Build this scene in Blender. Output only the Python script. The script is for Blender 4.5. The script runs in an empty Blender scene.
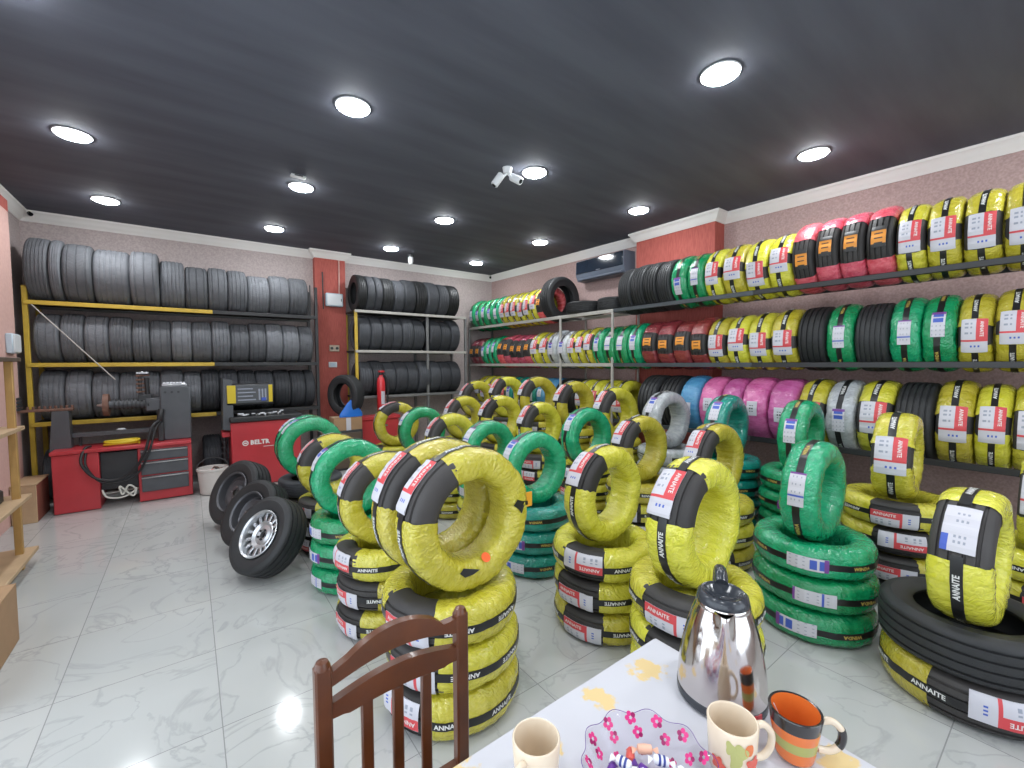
import bpy, bmesh, math, random
from math import sin, cos, pi, radians as rad, atan2, hypot
from mathutils import Vector, Matrix, noise

random.seed(11)
S = bpy.context.scene
COL = S.collection

# ------------------------------------------------------------------ materials
def nt(name):
    m = bpy.data.materials.new(name); m.use_nodes = True
    n = m.node_tree
    return m, n, n.nodes['Principled BSDF'], n.nodes, n.links

def plain(name, col, rough=.5, metal=0., spec=.5, coat=0., emit=0., trans=0., bump=0., bscale=60., var=0., vscale=8.):
    m, n, b, N, L = nt(name)
    b.inputs['Base Color'].default_value = (*col, 1)
    b.inputs['Roughness'].default_value = rough
    b.inputs['Metallic'].default_value = metal
    b.inputs['Specular IOR Level'].default_value = spec
    b.inputs['Coat Weight'].default_value = coat
    b.inputs['Coat Roughness'].default_value = .12
    b.inputs['Transmission Weight'].default_value = trans
    if emit:
        b.inputs['Emission Color'].default_value = (*col, 1)
        b.inputs['Emission Strength'].default_value = emit
    tc = N.new('ShaderNodeTexCoord')
    if var:
        t = N.new('ShaderNodeTexNoise'); t.inputs['Scale'].default_value = vscale; t.inputs['Detail'].default_value = 5
        L.new(tc.outputs['Object'], t.inputs['Vector'])
        mx = N.new('ShaderNodeMix'); mx.data_type = 'RGBA'
        mx.inputs['A'].default_value = (*[c * (1 - var) for c in col], 1)
        mx.inputs['B'].default_value = (*[min(1, c * (1 + var)) for c in col], 1)
        L.new(t.outputs['Fac'], mx.inputs['Factor']); L.new(mx.outputs['Result'], b.inputs['Base Color'])
    if bump:
        t = N.new('ShaderNodeTexNoise'); t.inputs['Scale'].default_value = bscale; t.inputs['Detail'].default_value = 6
        L.new(tc.outputs['Object'], t.inputs['Vector'])
        bp = N.new('ShaderNodeBump'); bp.inputs['Strength'].default_value = bump; bp.inputs['Distance'].default_value = .01
        L.new(t.outputs['Fac'], bp.inputs['Height']); L.new(bp.outputs['Normal'], b.inputs['Normal'])
    return m

def math_node(N, L, op, a, b=None):
    k = N.new('ShaderNodeMath'); k.operation = op
    for i, v in enumerate((a, b)):
        if v is None: continue
        if isinstance(v, (int, float)): k.inputs[i].default_value = v
        else: L.new(v, k.inputs[i])
    return k.outputs[0]

def polar(N, L):
    tc = N.new('ShaderNodeTexCoord'); sp = N.new('ShaderNodeSeparateXYZ')
    L.new(tc.outputs['Object'], sp.inputs[0])
    th = math_node(N, L, 'ARCTAN2', sp.outputs[1], sp.outputs[0])
    r2 = math_node(N, L, 'ADD', math_node(N, L, 'MULTIPLY', sp.outputs[0], sp.outputs[0]), math_node(N, L, 'MULTIPLY', sp.outputs[1], sp.outputs[1]))
    r = math_node(N, L, 'SQRT', r2)
    return tc, th, r, sp.outputs[2]

def film(name, col, alt, rough=.22):
    m, n, b, N, L = nt(name)
    tc, th, r, z = polar(N, L)
    oi = N.new('ShaderNodeObjectInfo')
    cv = N.new('ShaderNodeCombineXYZ')
    L.new(math_node(N, L, 'MULTIPLY', th, 5.0), cv.inputs[0]); L.new(math_node(N, L, 'MULTIPLY', r, 7.0), cv.inputs[1])
    L.new(math_node(N, L, 'ADD', math_node(N, L, 'MULTIPLY', z, 9.0), math_node(N, L, 'MULTIPLY', oi.outputs['Random'], 40.0)), cv.inputs[2])
    t = N.new('ShaderNodeTexNoise'); t.inputs['Scale'].default_value = 1.3; t.inputs['Detail'].default_value = 6; t.inputs['Roughness'].default_value = .65
    L.new(cv.outputs[0], t.inputs['Vector'])
    rp = N.new('ShaderNodeMapRange'); rp.inputs[1].default_value = .3; rp.inputs[2].default_value = .7
    L.new(t.outputs['Fac'], rp.inputs[0])
    mx = N.new('ShaderNodeMix'); mx.data_type = 'RGBA'
    mx.inputs['A'].default_value = (*col, 1); mx.inputs['B'].default_value = (*alt, 1)
    L.new(rp.outputs[0], mx.inputs['Factor'])
    hs = N.new('ShaderNodeHueSaturation')
    L.new(mx.outputs['Result'], hs.inputs['Color'])
    L.new(math_node(N, L, 'ADD', .82, math_node(N, L, 'MULTIPLY', oi.outputs['Random'], .36)), hs.inputs['Value'])
    L.new(math_node(N, L, 'ADD', .488, math_node(N, L, 'MULTIPLY', oi.outputs['Random'], .024)), hs.inputs['Hue'])
    L.new(hs.outputs[0], b.inputs['Base Color'])
    b.inputs['Roughness'].default_value = rough
    b.inputs['Coat Weight'].default_value = .6; b.inputs['Coat Roughness'].default_value = .10
    # crinkles of the wound plastic film: fine across the tyre, following the winding
    c2 = N.new('ShaderNodeCombineXYZ')
    L.new(math_node(N, L, 'ADD', math_node(N, L, 'MULTIPLY', th, 6.0), math_node(N, L, 'MULTIPLY', z, 9.0)), c2.inputs[0])
    L.new(math_node(N, L, 'MULTIPLY', r, 20.0), c2.inputs[1])
    L.new(math_node(N, L, 'ADD', math_node(N, L, 'MULTIPLY', z, 22.0), math_node(N, L, 'MULTIPLY', oi.outputs['Random'], 17.0)), c2.inputs[2])
    t2 = N.new('ShaderNodeTexNoise'); t2.inputs['Scale'].default_value = 1.5; t2.inputs['Detail'].default_value = 2.0; t2.inputs['Distortion'].default_value = 1.4
    L.new(c2.outputs[0], t2.inputs['Vector'])
    w = N.new('ShaderNodeTexVoronoi'); w.feature = 'DISTANCE_TO_EDGE'; w.inputs['Scale'].default_value = 1.9
    L.new(c2.outputs[0], w.inputs['Vector'])
    h = math_node(N, L, 'ADD', t2.outputs['Fac'], math_node(N, L, 'MULTIPLY', w.outputs['Distance'], .5))
    bp = N.new('ShaderNodeBump'); bp.inputs['Strength'].default_value = .45; bp.inputs['Distance'].default_value = .02
    L.new(h, bp.inputs['Height']); L.new(bp.outputs['Normal'], b.inputs['Normal'])
    L.new(bp.outputs['Normal'], b.inputs['Coat Normal'])
    return m

def rubber(name, col, rough, sipes=70., dust=0., dcol=(.3, .3, .3)):
    m, n, b, N, L = nt(name)
    tc, th, r, z = polar(N, L)
    oi = N.new('ShaderNodeObjectInfo')
    az = math_node(N, L, 'ABSOLUTE', z)
    ph = math_node(N, L, 'ADD', math_node(N, L, 'MULTIPLY', th, sipes), math_node(N, L, 'MULTIPLY', az, 130.0))
    s = math_node(N, L, 'SINE', ph)
    g = math_node(N, L, 'GREATER_THAN', s, -.72)
    ontread = math_node(N, L, 'GREATER_THAN', r, .274)
    hgt = math_node(N, L, 'MULTIPLY', g, ontread)
    bp = N.new('ShaderNodeBump'); bp.inputs['Strength'].default_value = 1.0; bp.inputs['Distance'].default_value = .02
    L.new(hgt, bp.inputs['Height']); L.new(bp.outputs['Normal'], b.inputs['Normal'])
    t = N.new('ShaderNodeTexNoise'); t.inputs['Scale'].default_value = 14; t.inputs['Detail'].default_value = 6
    L.new(tc.outputs['Object'], t.inputs['Vector'])
    mx = N.new('ShaderNodeMix'); mx.data_type = 'RGBA'
    mx.inputs['A'].default_value = (*col, 1); mx.inputs['B'].default_value = (*[c + dust * (d - c) for c, d in zip(col, dcol)], 1)
    L.new(t.outputs['Fac'], mx.inputs['Factor'])
    hs = N.new('ShaderNodeHueSaturation'); L.new(mx.outputs['Result'], hs.inputs['Color'])
    L.new(math_node(N, L, 'ADD', .7, math_node(N, L, 'MULTIPLY', oi.outputs['Random'], .6)), hs.inputs['Value'])
    L.new(hs.outputs[0], b.inputs['Base Color'])
    b.inputs['Roughness'].default_value = rough; b.inputs['Specular IOR Level'].default_value = .4
    return m

M = {}
M['rubber'] = rubber('black_rubber', (.016, .017, .019), .55, 60, .4, (.05, .05, .05))
M['worn'] = rubber('worn_rubber', (.10, .105, .118), .75, 54, .7, (.22, .228, .245))
M['worn2'] = rubber('dark_worn_rubber', (.05, .053, .062), .7, 58, .6, (.10, .105, .115))
M['tread'] = rubber('exposed_tread_rubber', (.030, .027, .027), .6, 64, .3, (.09, .085, .08))
FILM = dict(
    Y=film('yellow_film', (.45, .41, .016), (.62, .555, .075)),
    G=film('green_film', (.002, .22, .085), (.010, .36, .15)),
    T=film('teal_film', (.003, .17, .14), (.01, .28, .21)),
    R=film('red_film', (.55, .04, .08), (.72, .17, .22)),
    D=film('maroon_film', (.17, .018, .03), (.28, .05, .06)),
    M=film('magenta_film', (.44, .06, .24), (.60, .16, .38)),
    B=film('blue_film', (.05, .22, .45), (.10, .33, .55)),
    S=film('silver_film', (.33, .35, .37), (.50, .52, .54), .2))
M['tape'] = plain('black_tape', (.012, .012, .013), .35)
M['letters_white'] = plain('white_print', (.72, .72, .70), .5)
M['letters_gold'] = plain('gold_print', (.55, .42, .10), .5)
M['paper'] = plain('label_paper', (.55, .54, .59), .55)
M['red_print'] = plain('label_red', (.60, .06, .07), .5)
M['blue_print'] = plain('label_blue', (.05, .10, .45), .5)
M['grey_print'] = plain('label_grey', (.28, .30, .36), .5)
M['purple_print'] = plain('label_purple', (.17, .05, .26), .5)
M['orange_print'] = plain('label_orange', (.72, .27, .03), .5)
M['black_print'] = plain('label_black', (.02, .02, .02), .5)
M['wood_dark'] = plain('dark_stained_wood', (.095, .026, .007), .33, coat=.15, var=.5, vscale=14)
M['yellow_paint'] = plain('yellow_rack_paint', (.55, .37, .04), .5, var=.3, vscale=9)
M['grey_paint'] = plain('grey_rack_steel', (.16, .16, .16), .5, var=.3, vscale=9)
M['light_paint'] = plain('pale_rack_steel', (.42, .40, .37), .5, var=.25, vscale=9)
M['blue_steel'] = plain('blue_grey_steel', (.055, .065, .075), .4, var=.3, vscale=6)
M['black_steel'] = plain('black_steel', (.02, .02, .022), .45)
M['deck'] = plain('shelf_deck', (.06, .055, .05), .7, var=.3)
M['mach_red'] = plain('machine_red', (.46, .035, .045), .38, var=.2, vscale=5, coat=.2)
M['mach_grey'] = plain('machine_grey', (.075, .08, .09), .42, var=.25, vscale=7)
M['mach_dark'] = plain('machine_dark', (.03, .032, .036), .5, var=.3, vscale=9)
M['steel'] = plain('bare_steel', (.45, .45, .46), .3, metal=1)
M['rust'] = plain('oily_rust', (.16, .08, .055), .6, var=.5, vscale=20)
M['cable_black'] = plain('cable_black', (.015, .015, .017), .45)
M['cable_white'] = plain('cable_white', (.6, .6, .55), .5)
M['hose_yellow'] = plain('hose_yellow', (.62, .46, .02), .45)
M['bucket'] = plain('bucket_plastic', (.62, .58, .55), .4, var=.12, vscale=12)
M['cardboard'] = plain('cardboard', (.36, .22, .12), .8, var=.15, vscale=10)
M['cardboard_red'] = plain('red_brown_board', (.24, .075, .05), .7, var=.2, vscale=10)
M['board'] = plain('raw_board', (.46, .32, .19), .65, var=.25, vscale=6)
M['post_wood'] = plain('pale_post_wood', (.42, .25, .08), .6, var=.25, vscale=10)
M['board_dark'] = plain('dark_board', (.10, .07, .05), .6, var=.2)
M['white_plastic'] = plain('white_plastic', (.72, .74, .76), .4)
M['pale_blue_box'] = plain('pale_blue_plastic', (.5, .6, .68), .45)
M['beige_plastic'] = plain('beige_plastic', (.52, .42, .33), .5)
M['ext_red'] = plain('extinguisher_red', (.62, .03, .04), .3, coat=.3)
M['bag_black'] = plain('bag_black', (.02, .02, .022), .35, bump=.4, bscale=25)
M['bag_blue'] = plain('bag_blue', (.01, .14, .55), .35, bump=.5, bscale=20)
M['chrome'] = plain('polished_steel', (.60, .56, .54), .12, metal=1)
M['kettle_black'] = plain('kettle_black_plastic', (.03, .034, .042), .22)
M['kettle_red'] = plain('kettle_red_plastic', (.45, .02, .03), .3)
M['cream'] = plain('cream_ceramic', (.70, .58, .44), .2, coat=.4)
M['mug_orange'] = plain('orange_glaze', (.68, .16, .03), .18, coat=.5)
M['mug_green'] = plain('olive_glaze', (.36, .36, .10), .18, coat=.5)
M['mug_black'] = plain('black_glaze', (.02, .018, .018), .18, coat=.5)
M['mug_red'] = plain('red_decor', (.65, .08, .04), .25, coat=.4)
M['mug_leaf'] = plain('leaf_decor', (.42, .42, .14), .25, coat=.4)
M['bowl_pink'] = plain('pink_flower_paint', (.62, .04, .20), .2)
M['bowl_dark'] = plain('dark_pink_paint', (.28, .015, .10), .2)
M['candy_purple'] = plain('candy_purple', (.10, .02, .25), .3)
M['candy_white'] = plain('candy_white', (.75, .76, .80), .35)
M['candy_red'] = plain('candy_red', (.65, .10, .08), .35)
M['candy_blue'] = plain('candy_blue', (.03, .05, .25), .35)
M['candy_peach'] = plain('candy_peach', (.75, .42, .30), .35)
M['crown'] = plain('crown_plaster', (.80, .775, .75), .6)
M['lamp_frame'] = plain('lamp_frame', (.75, .76, .78), .4)
M['ac'] = plain('ac_black_gloss', (.016, .024, .04), .08, coat=.5)
M['ac_grey'] = plain('ac_grey', (.12, .14, .18), .35)
M['alloy'] = plain('alloy_silver', (.55, .56, .58), .28, metal=.85)
M['rim_dark'] = plain('dark_steel_rim', (.10, .10, .11), .4, metal=.6)
M['orange_stick'] = plain('orange_sticker', (.90, .12, .015), .5)
M['label_tag'] = plain('amber_tag', (.72, .33, .02), .5)
M['glass_dark'] = plain('lens_black', (.01, .01, .012), .1)
M['frame_alu'] = plain('window_frame_aluminium', (.5, .5, .52), .4, metal=.4)

def lamp_mat():
    m, n, b, N, L = nt('lamp_diffuser')
    b.inputs['Base Color'].default_value = (.9, .95, 1, 1)
    b.inputs['Emission Color'].default_value = (.93, .97, 1, 1)
    b.inputs['Emission Strength'].default_value = 112
    return m
M['lamp'] = lamp_mat()

def glass_mat():
    m, n, b, N, L = nt('thin_window_glass')
    tr = N.new('ShaderNodeBsdfTransparent'); gl = N.new('ShaderNodeBsdfGlossy'); gl.inputs['Roughness'].default_value = .02
    lw = N.new('ShaderNodeLayerWeight'); lw.inputs[0].default_value = .15; fr = lw
    mx = N.new('ShaderNodeMixShader')
    L.new(math_node(N, L, 'MULTIPLY', fr.outputs[1], .3), mx.inputs[0]); L.new(tr.outputs[0], mx.inputs[1]); L.new(gl.outputs[0], mx.inputs[2])
    L.new(mx.outputs[0], N['Material Output'].inputs[0])
    return m
M['pane'] = glass_mat()

def bowl_glass():
    m, n, b, N, L = nt('clear_bowl_glass')
    tr = N.new('ShaderNodeBsdfTransparent'); tr.inputs[0].default_value = (.93, .92, .95, 1)
    gl = N.new('ShaderNodeBsdfGlossy'); gl.inputs['Roughness'].default_value = .05
    lw = N.new('ShaderNodeLayerWeight'); lw.inputs[0].default_value = .15; fr = lw
    mx = N.new('ShaderNodeMixShader')
    L.new(math_node(N, L, 'MULTIPLY', fr.outputs[1], .3), mx.inputs[0]); L.new(tr.outputs[0], mx.inputs[1]); L.new(gl.outputs[0], mx.inputs[2])
    L.new(mx.outputs[0], N['Material Output'].inputs[0])
    return m
M['bowl_glass'] = bowl_glass()

def floor_mat():
    m, n, b, N, L = nt('polished_marble_tile')
    tc = N.new('ShaderNodeTexCoord'); sp = N.new('ShaderNodeSeparateXYZ'); L.new(tc.outputs['Object'], sp.inputs[0])
    def grout(v, off, size):
        f = math_node(N, L, 'FRACT', math_node(N, L, 'ADD', math_node(N, L, 'DIVIDE', math_node(N, L, 'SUBTRACT', v, off), size), 50.0))
        d = math_node(N, L, 'MINIMUM', f, math_node(N, L, 'SUBTRACT', 1.0, f))
        return math_node(N, L, 'LESS_THAN', d, .0034)
    g = math_node(N, L, 'MAXIMUM', grout(sp.outputs[0], .066, .597), grout(sp.outputs[1], 2.10, .605))
    # one offset per tile so that the veins break at the joints
    ix = math_node(N, L, 'FLOOR', math_node(N, L, 'DIVIDE', math_node(N, L, 'SUBTRACT', sp.outputs[0], .066), .597))
    iy = math_node(N, L, 'FLOOR', math_node(N, L, 'DIVIDE', math_node(N, L, 'SUBTRACT', sp.outputs[1], 2.10), .605))
    cv = N.new('ShaderNodeCombineXYZ'); L.new(sp.outputs[0], cv.inputs[0]); L.new(sp.outputs[1], cv.inputs[1])
    L.new(math_node(N, L, 'ADD', math_node(N, L, 'MULTIPLY', ix, 3.7), math_node(N, L, 'MULTIPLY', iy, 5.3)), cv.inputs[2])
    t = N.new('ShaderNodeTexNoise'); t.inputs['Scale'].default_value = 2.0; t.inputs['Detail'].default_value = 8; t.inputs['Distortion'].default_value = 1.6
    L.new(cv.outputs[0], t.inputs['Vector'])
    vein = N.new('ShaderNodeMapRange'); vein.inputs[1].default_value = 0; vein.inputs[2].default_value = .022; vein.inputs[3].default_value = 1; vein.inputs[4].default_value = 0
    L.new(math_node(N, L, 'ABSOLUTE', math_node(N, L, 'SUBTRACT', t.outputs['Fac'], .5)), vein.inputs[0])
    t2 = N.new('ShaderNodeTexNoise'); t2.inputs['Scale'].default_value = 1.3; t2.inputs['Detail'].default_value = 3
    L.new(cv.outputs[0], t2.inputs['Vector'])
    vm = math_node(N, L, 'MULTIPLY', vein.outputs[0], math_node(N, L, 'MULTIPLY', t2.outputs['Fac'], .62))
    c1 = N.new('ShaderNodeMix'); c1.data_type = 'RGBA'
    c1.inputs['A'].default_value = (.41, .42, .415, 1); c1.inputs['B'].default_value = (.50, .50, .485, 1)
    L.new(t2.outputs['Fac'], c1.inputs['Factor'])
    c2 = N.new('ShaderNodeMix'); c2.data_type = 'RGBA'; c2.inputs['B'].default_value = (.24, .25, .255, 1)
    L.new(c1.outputs['Result'], c2.inputs['A']); L.new(vm, c2.inputs['Factor'])
    c3 = N.new('ShaderNodeMix'); c3.data_type = 'RGBA'; c3.inputs['B'].default_value = (.27, .27, .27, 1)
    L.new(c2.outputs['Result'], c3.inputs['A']); L.new(g, c3.inputs['Factor'])
    L.new(c3.outputs['Result'], b.inputs['Base Color'])
    b.inputs['Roughness'].default_value = .11; b.inputs['Specular IOR Level'].default_value = .5
    return m
M['floor'] = floor_mat()

def wallpaper(name, a, c, sc=70, stretch=(1, 1, 1)):
    m, n, b, N, L = nt(name)
    tc = N.new('ShaderNodeTexCoord'); mp = N.new('ShaderNodeMapping'); mp.inputs['Scale'].default_value = stretch
    L.new(tc.outputs['Object'], mp.inputs[0])
    t = N.new('ShaderNodeTexNoise'); t.inputs['Scale'].default_value = sc; t.inputs['Detail'].default_value = 4
    L.new(mp.outputs[0], t.inputs['Vector'])
    r = N.new('ShaderNodeMapRange'); r.inputs[1].default_value = .35; r.inputs[2].default_value = .65; L.new(t.outputs['Fac'], r.inputs[0])
    mx = N.new('ShaderNodeMix'); mx.data_type = 'RGBA'; mx.inputs['A'].default_value = (*a, 1); mx.inputs['B'].default_value = (*c, 1)
    L.new(r.outputs[0], mx.inputs['Factor']); L.new(mx.outputs['Result'], b.inputs['Base Color'])
    bp = N.new('ShaderNodeBump'); bp.inputs['Strength'].default_value = .25; bp.inputs['Distance'].default_value = .004
    L.new(t.outputs['Fac'], bp.inputs['Height']); L.new(bp.outputs['Normal'], b.inputs['Normal'])
    b.inputs['Roughness'].default_value = .8
    return m
M['wall'] = wallpaper('pinkish_grey_wallpaper', (.40, .335, .325), (.50, .425, .41), 55)
M['wall_right'] = wallpaper('dusty_pink_wallpaper', (.37, .255, .24), (.48, .34, .32), 55)
M['wall_red'] = wallpaper('red_wallpaper', (.36, .075, .06), (.47, .115, .09), 22, (6, 6, .5))
M['wall_pink'] = wallpaper('pink_paint', (.62, .38, .34), (.66, .42, .37), 30)
M['ceiling'] = wallpaper('charcoal_ceiling', (.082, .086, .112), (.108, .115, .146), 2.2, (.35, 2.2, 1))

def cloth_mat():
    m, n, b, N, L = nt('white_flowered_cloth')
    tc = N.new('ShaderNodeTexCoord')
    nz = N.new('ShaderNodeTexNoise'); nz.inputs['Scale'].default_value = 42; nz.inputs['Detail'].default_value = 4
    L.new(tc.outputs['Object'], nz.inputs['Vector'])
    dmin = None
    for cx_, cy_, rr_ in ((.875, .622, 1.0), (.715, .632, .8), (.545, .612, .62), (.375, .655, .9), (.955, .255, .9), (.80, .52, .0), (.30, .40, 1.), (.55, .12, 1.), (.85, .02, 1.), (.22, .05, .8), (.62, -.25, 1.), (.30, -.35, .9), (.90, -.38, .9)):
        if rr_ == 0: continue
        vd = N.new('ShaderNodeVectorMath'); vd.operation = 'DISTANCE'
        L.new(tc.outputs['Object'], vd.inputs[0]); vd.inputs[1].default_value = (cx_, cy_, .748)
        dd = math_node(N, L, 'DIVIDE', vd.outputs['Value'], .19 * rr_)
        dmin = dd if dmin is None else math_node(N, L, 'MINIMUM', dmin, dd)
    d = math_node(N, L, 'ADD', dmin, math_node(N, L, 'MULTIPLY', math_node(N, L, 'SUBTRACT', nz.outputs['Fac'], .5), .5))
    r = N.new('ShaderNodeMapRange'); r.inputs[1].default_value = .16; r.inputs[2].default_value = .22; r.inputs[3].default_value = .8; r.inputs[4].default_value = 0
    L.new(d, r.inputs[0])
    mx = N.new('ShaderNodeMix'); mx.data_type = 'RGBA'; mx.inputs['A'].default_value = (.53, .53, .57, 1); mx.inputs['B'].default_value = (.70, .49, .15, 1)
    L.new(r.outputs[0], mx.inputs['Factor']); L.new(mx.outputs['Result'], b.inputs['Base Color'])
    b.inputs['Roughness'].default_value = .6
    bp = N.new('ShaderNodeBump'); bp.inputs['Strength'].default_value = .15; bp.inputs['Distance'].default_value = .01
    t = N.new('ShaderNodeTexNoise'); t.inputs['Scale'].default_value = 9; t.inputs['Detail'].default_value = 3
    L.new(tc.outputs['Object'], t.inputs['Vector'])
    L.new(t.outputs['Fac'], bp.inputs['Height']); L.new(bp.outputs['Normal'], b.inputs['Normal'])
    return m
M['cloth'] = cloth_mat()

# ------------------------------------------------------------------ mesh helpers
class MB:
    """collects geometry for ONE mesh object"""
    def __init__(s): s.v = []; s.f = []; s.mi = []; s.mats = []
    def mat(s, m):
        if m not in s.mats: s.mats.append(m)
        return s.mats.index(m)
    def add(s, verts, faces, m, T=None):
        k = s.mat(m); o = len(s.v)
        for p in verts:
            p = Vector(p)
            s.v.append(T @ p if T else p)
        for f in faces: s.f.append([i + o for i in f]); s.mi.append(k)
        return s
    def box(s, lo, hi, m, bev=0.004, T=None):
        bm = bmesh.new(); bmesh.ops.create_cube(bm, size=1)
        d = [hi[i] - lo[i] for i in range(3)]; c = [(hi[i] + lo[i]) / 2 for i in range(3)]
        for v in bm.verts: v.co = Vector((v.co.x * d[0] + c[0], v.co.y * d[1] + c[1], v.co.z * d[2] + c[2]))
        bev = min(bev, min(d) * .3)
        if bev > 0: bmesh.ops.bevel(bm, geom=bm.edges[:], offset=bev, segments=1, affect='EDGES')
        bm.verts.index_update()
        s.add([v.co.copy() for v in bm.verts], [[v.index for v in f.verts] for f in bm.faces], m, T)
        bm.free(); return s
    def lathe(s, prof, m, seg=32, T=None, closed=False, th0=0., th1=None):
        full = th1 is None; n = seg if full else seg + 1
        vs = []; fs = []; k = len(prof)
        for i in range(n):
            a = th0 + ((2 * pi) if full else (th1 - th0)) * i / seg
            for r, z in prof: vs.append((r * cos(a), r * sin(a), z))
        for i in range(seg):
            j = (i + 1) % n
            for q in range(k if closed else k - 1):
                p = (q + 1) % k
                fs.append((i * k + q, j * k + q, j * k + p, i * k + p))
        return s.add(vs, fs, m, T)
    def tube(s, pts, r, m, seg=8, caps=True, T=None):
        pts = [Vector(p) for p in pts]; n = len(pts); vs = []; fs = []
        rs = r if isinstance(r, (list, tuple)) else [r] * n
        up = Vector((0, 0, 1)); prev = None
        for i, p in enumerate(pts):
            d = (pts[min(i + 1, n - 1)] - pts[max(i - 1, 0)]).normalized()
            a = prev if prev is not None else (up if abs(d.z) < .9 else Vector((1, 0, 0)))
            a = (a - d * a.dot(d)).normalized(); prev = a; b = d.cross(a)
            for k in range(seg):
                t = 2 * pi * k / seg; vs.append(p + (a * cos(t) + b * sin(t)) * rs[i])
        for i in range(n - 1):
            for k in range(seg):
                k2 = (k + 1) % seg
                fs.append((i * seg + k, i * seg + k2, (i + 1) * seg + k2, (i + 1) * seg + k))
        if caps: fs.append(list(range(seg))[::-1]); fs.append([(n - 1) * seg + k for k in range(seg)])
        return s.add(vs, fs, m, T)
    def prism(s, poly, y0, y1, m, T=None):
        """poly in (x,z), extruded along y"""
        n = len(poly)
        vs = [(x, y0, z) for x, z in poly] + [(x, y1, z) for x, z in poly]
        fs = [list(range(n)), list(range(n, 2 * n))[::-1]] + [(i, (i + 1) % n + 0, (i + 1) % n + n, i + n)[::-1] for i in range(n)]
        return s.add(vs, fs, m, T)
    def grid(s, fn, nu, nv, m, T=None):
        vs = [fn(i / nu, j / nv) for i in range(nu + 1) for j in range(nv + 1)]
        fs = [(i * (nv + 1) + j, (i + 1) * (nv + 1) + j, (i + 1) * (nv + 1) + j + 1, i * (nv + 1) + j + 1) for i in range(nu) for j in range(nv)]
        return s.add(vs, fs, m, T)
    def mesh(s, name, smooth=40, fix=True):
        me = bpy.data.meshes.new(name)
        me.from_pydata([tuple(p) for p in s.v], [], s.f)
        for m in s.mats: me.materials.append(m)
        me.polygons.foreach_set('material_index', s.mi)
        if fix:
            bm = bmesh.new(); bm.from_mesh(me); bmesh.ops.recalc_face_normals(bm, faces=bm.faces[:]); bm.to_mesh(me); bm.free()
        me.polygons.foreach_set('use_smooth', [True] * len(me.polygons))
        me.set_sharp_from_angle(angle=rad(smooth))
        me.update(); return me
    def build(s, name, parent=None, smooth=40, fix=True):
        o = bpy.data.objects.new(name, s.mesh(name, smooth, fix)); COL.objects.link(o)
        if parent: o.parent = parent
        return o

def tag(o, label, cat, group=None):
    o['label'] = label; o['category'] = cat
    if group: o['group'] = group
    return o
def empty(name, loc, label, cat, group=None, rz=0.):
    o = bpy.data.objects.new(name, None); COL.objects.link(o); o.location = loc; o.rotation_euler = (0, 0, rz)
    o.empty_display_size = .05
    return tag(o, label, cat, group)
def struct(o): o['kind'] = 'structure'; return o

def text_geo(body, size, bold=.0):
    c = bpy.data.curves.new('txt', 'FONT'); c.body = body; c.size = size; c.align_x = 'CENTER'; c.align_y = 'CENTER'
    c.resolution_u = 1; c.offset = bold
    o = bpy.data.objects.new('txt', c); COL.objects.link(o)
    dg = bpy.context.evaluated_depsgraph_get(); dg.update()
    me = bpy.data.meshes.new_from_object(o.evaluated_get(dg))
    v = [tuple(p.co) for p in me.vertices]; f = [list(p.vertices) for p in me.polygons]
    bpy.data.objects.remove(o); bpy.data.curves.remove(c); bpy.data.meshes.remove(me)
    return v, f

# ------------------------------------------------------------------ room
XL, XR, YB, YF, ZC = -1.47, 5.38, 7.28, -2.2, 3.25
def wall_x(y): return 4.952 + (YB - y) * .045          # the right wall is not quite square to the back wall
struct(MB().box((XL - .2, YF - .2, -.1), (XR + .2, YB + .2, 0), M['floor'], 0).build('floor'))
struct(MB().box((XL - .2, YF - .2, ZC), (XR + .2, YB + .2, ZC + .1), M['ceiling'], 0).build('ceiling'))
struct(MB().box((XL - .2, YB, 0), (XR + .2, YB + .15, ZC), M['wall'], 0).build('wall_back'))
wv = [(wall_x(YB), YB), (wall_x(YB) + .5, YB), (XR + .3, YF), (wall_x(YF), YF)]
struct(MB().add([(x, y, 0) for x, y in wv] + [(x, y, ZC) for x, y in wv], [(0, 1, 2, 3), (7, 6, 5, 4), (0, 4, 5, 1), (1, 5, 6, 2), (2, 6, 7, 3), (3, 7, 4, 0)], M['wall_right']).build('wall_right'))
struct(MB().box((XL - .15, 3.1, 0), (XL, YB, ZC), M['wall'], 0).build('wall_left'))
wf = MB()
for lo, hi in (((XL, YF - .15, 0), (.3, YF, ZC)), ((3.2, YF - .15, 0), (XR, YF, ZC)), ((.3, YF - .15, 2.6), (3.2, YF, ZC)), ((.3, YF - .15, 0), (3.2, YF, .5))): wf.box(lo, hi, M['wall'], 0)
struct(wf.build('wall_front'))
struct(MB().box((XL - .15, YF, 2.75), (XL, 3.1, ZC), M['wall'], 0).build('wall_left_lintel'))
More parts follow.
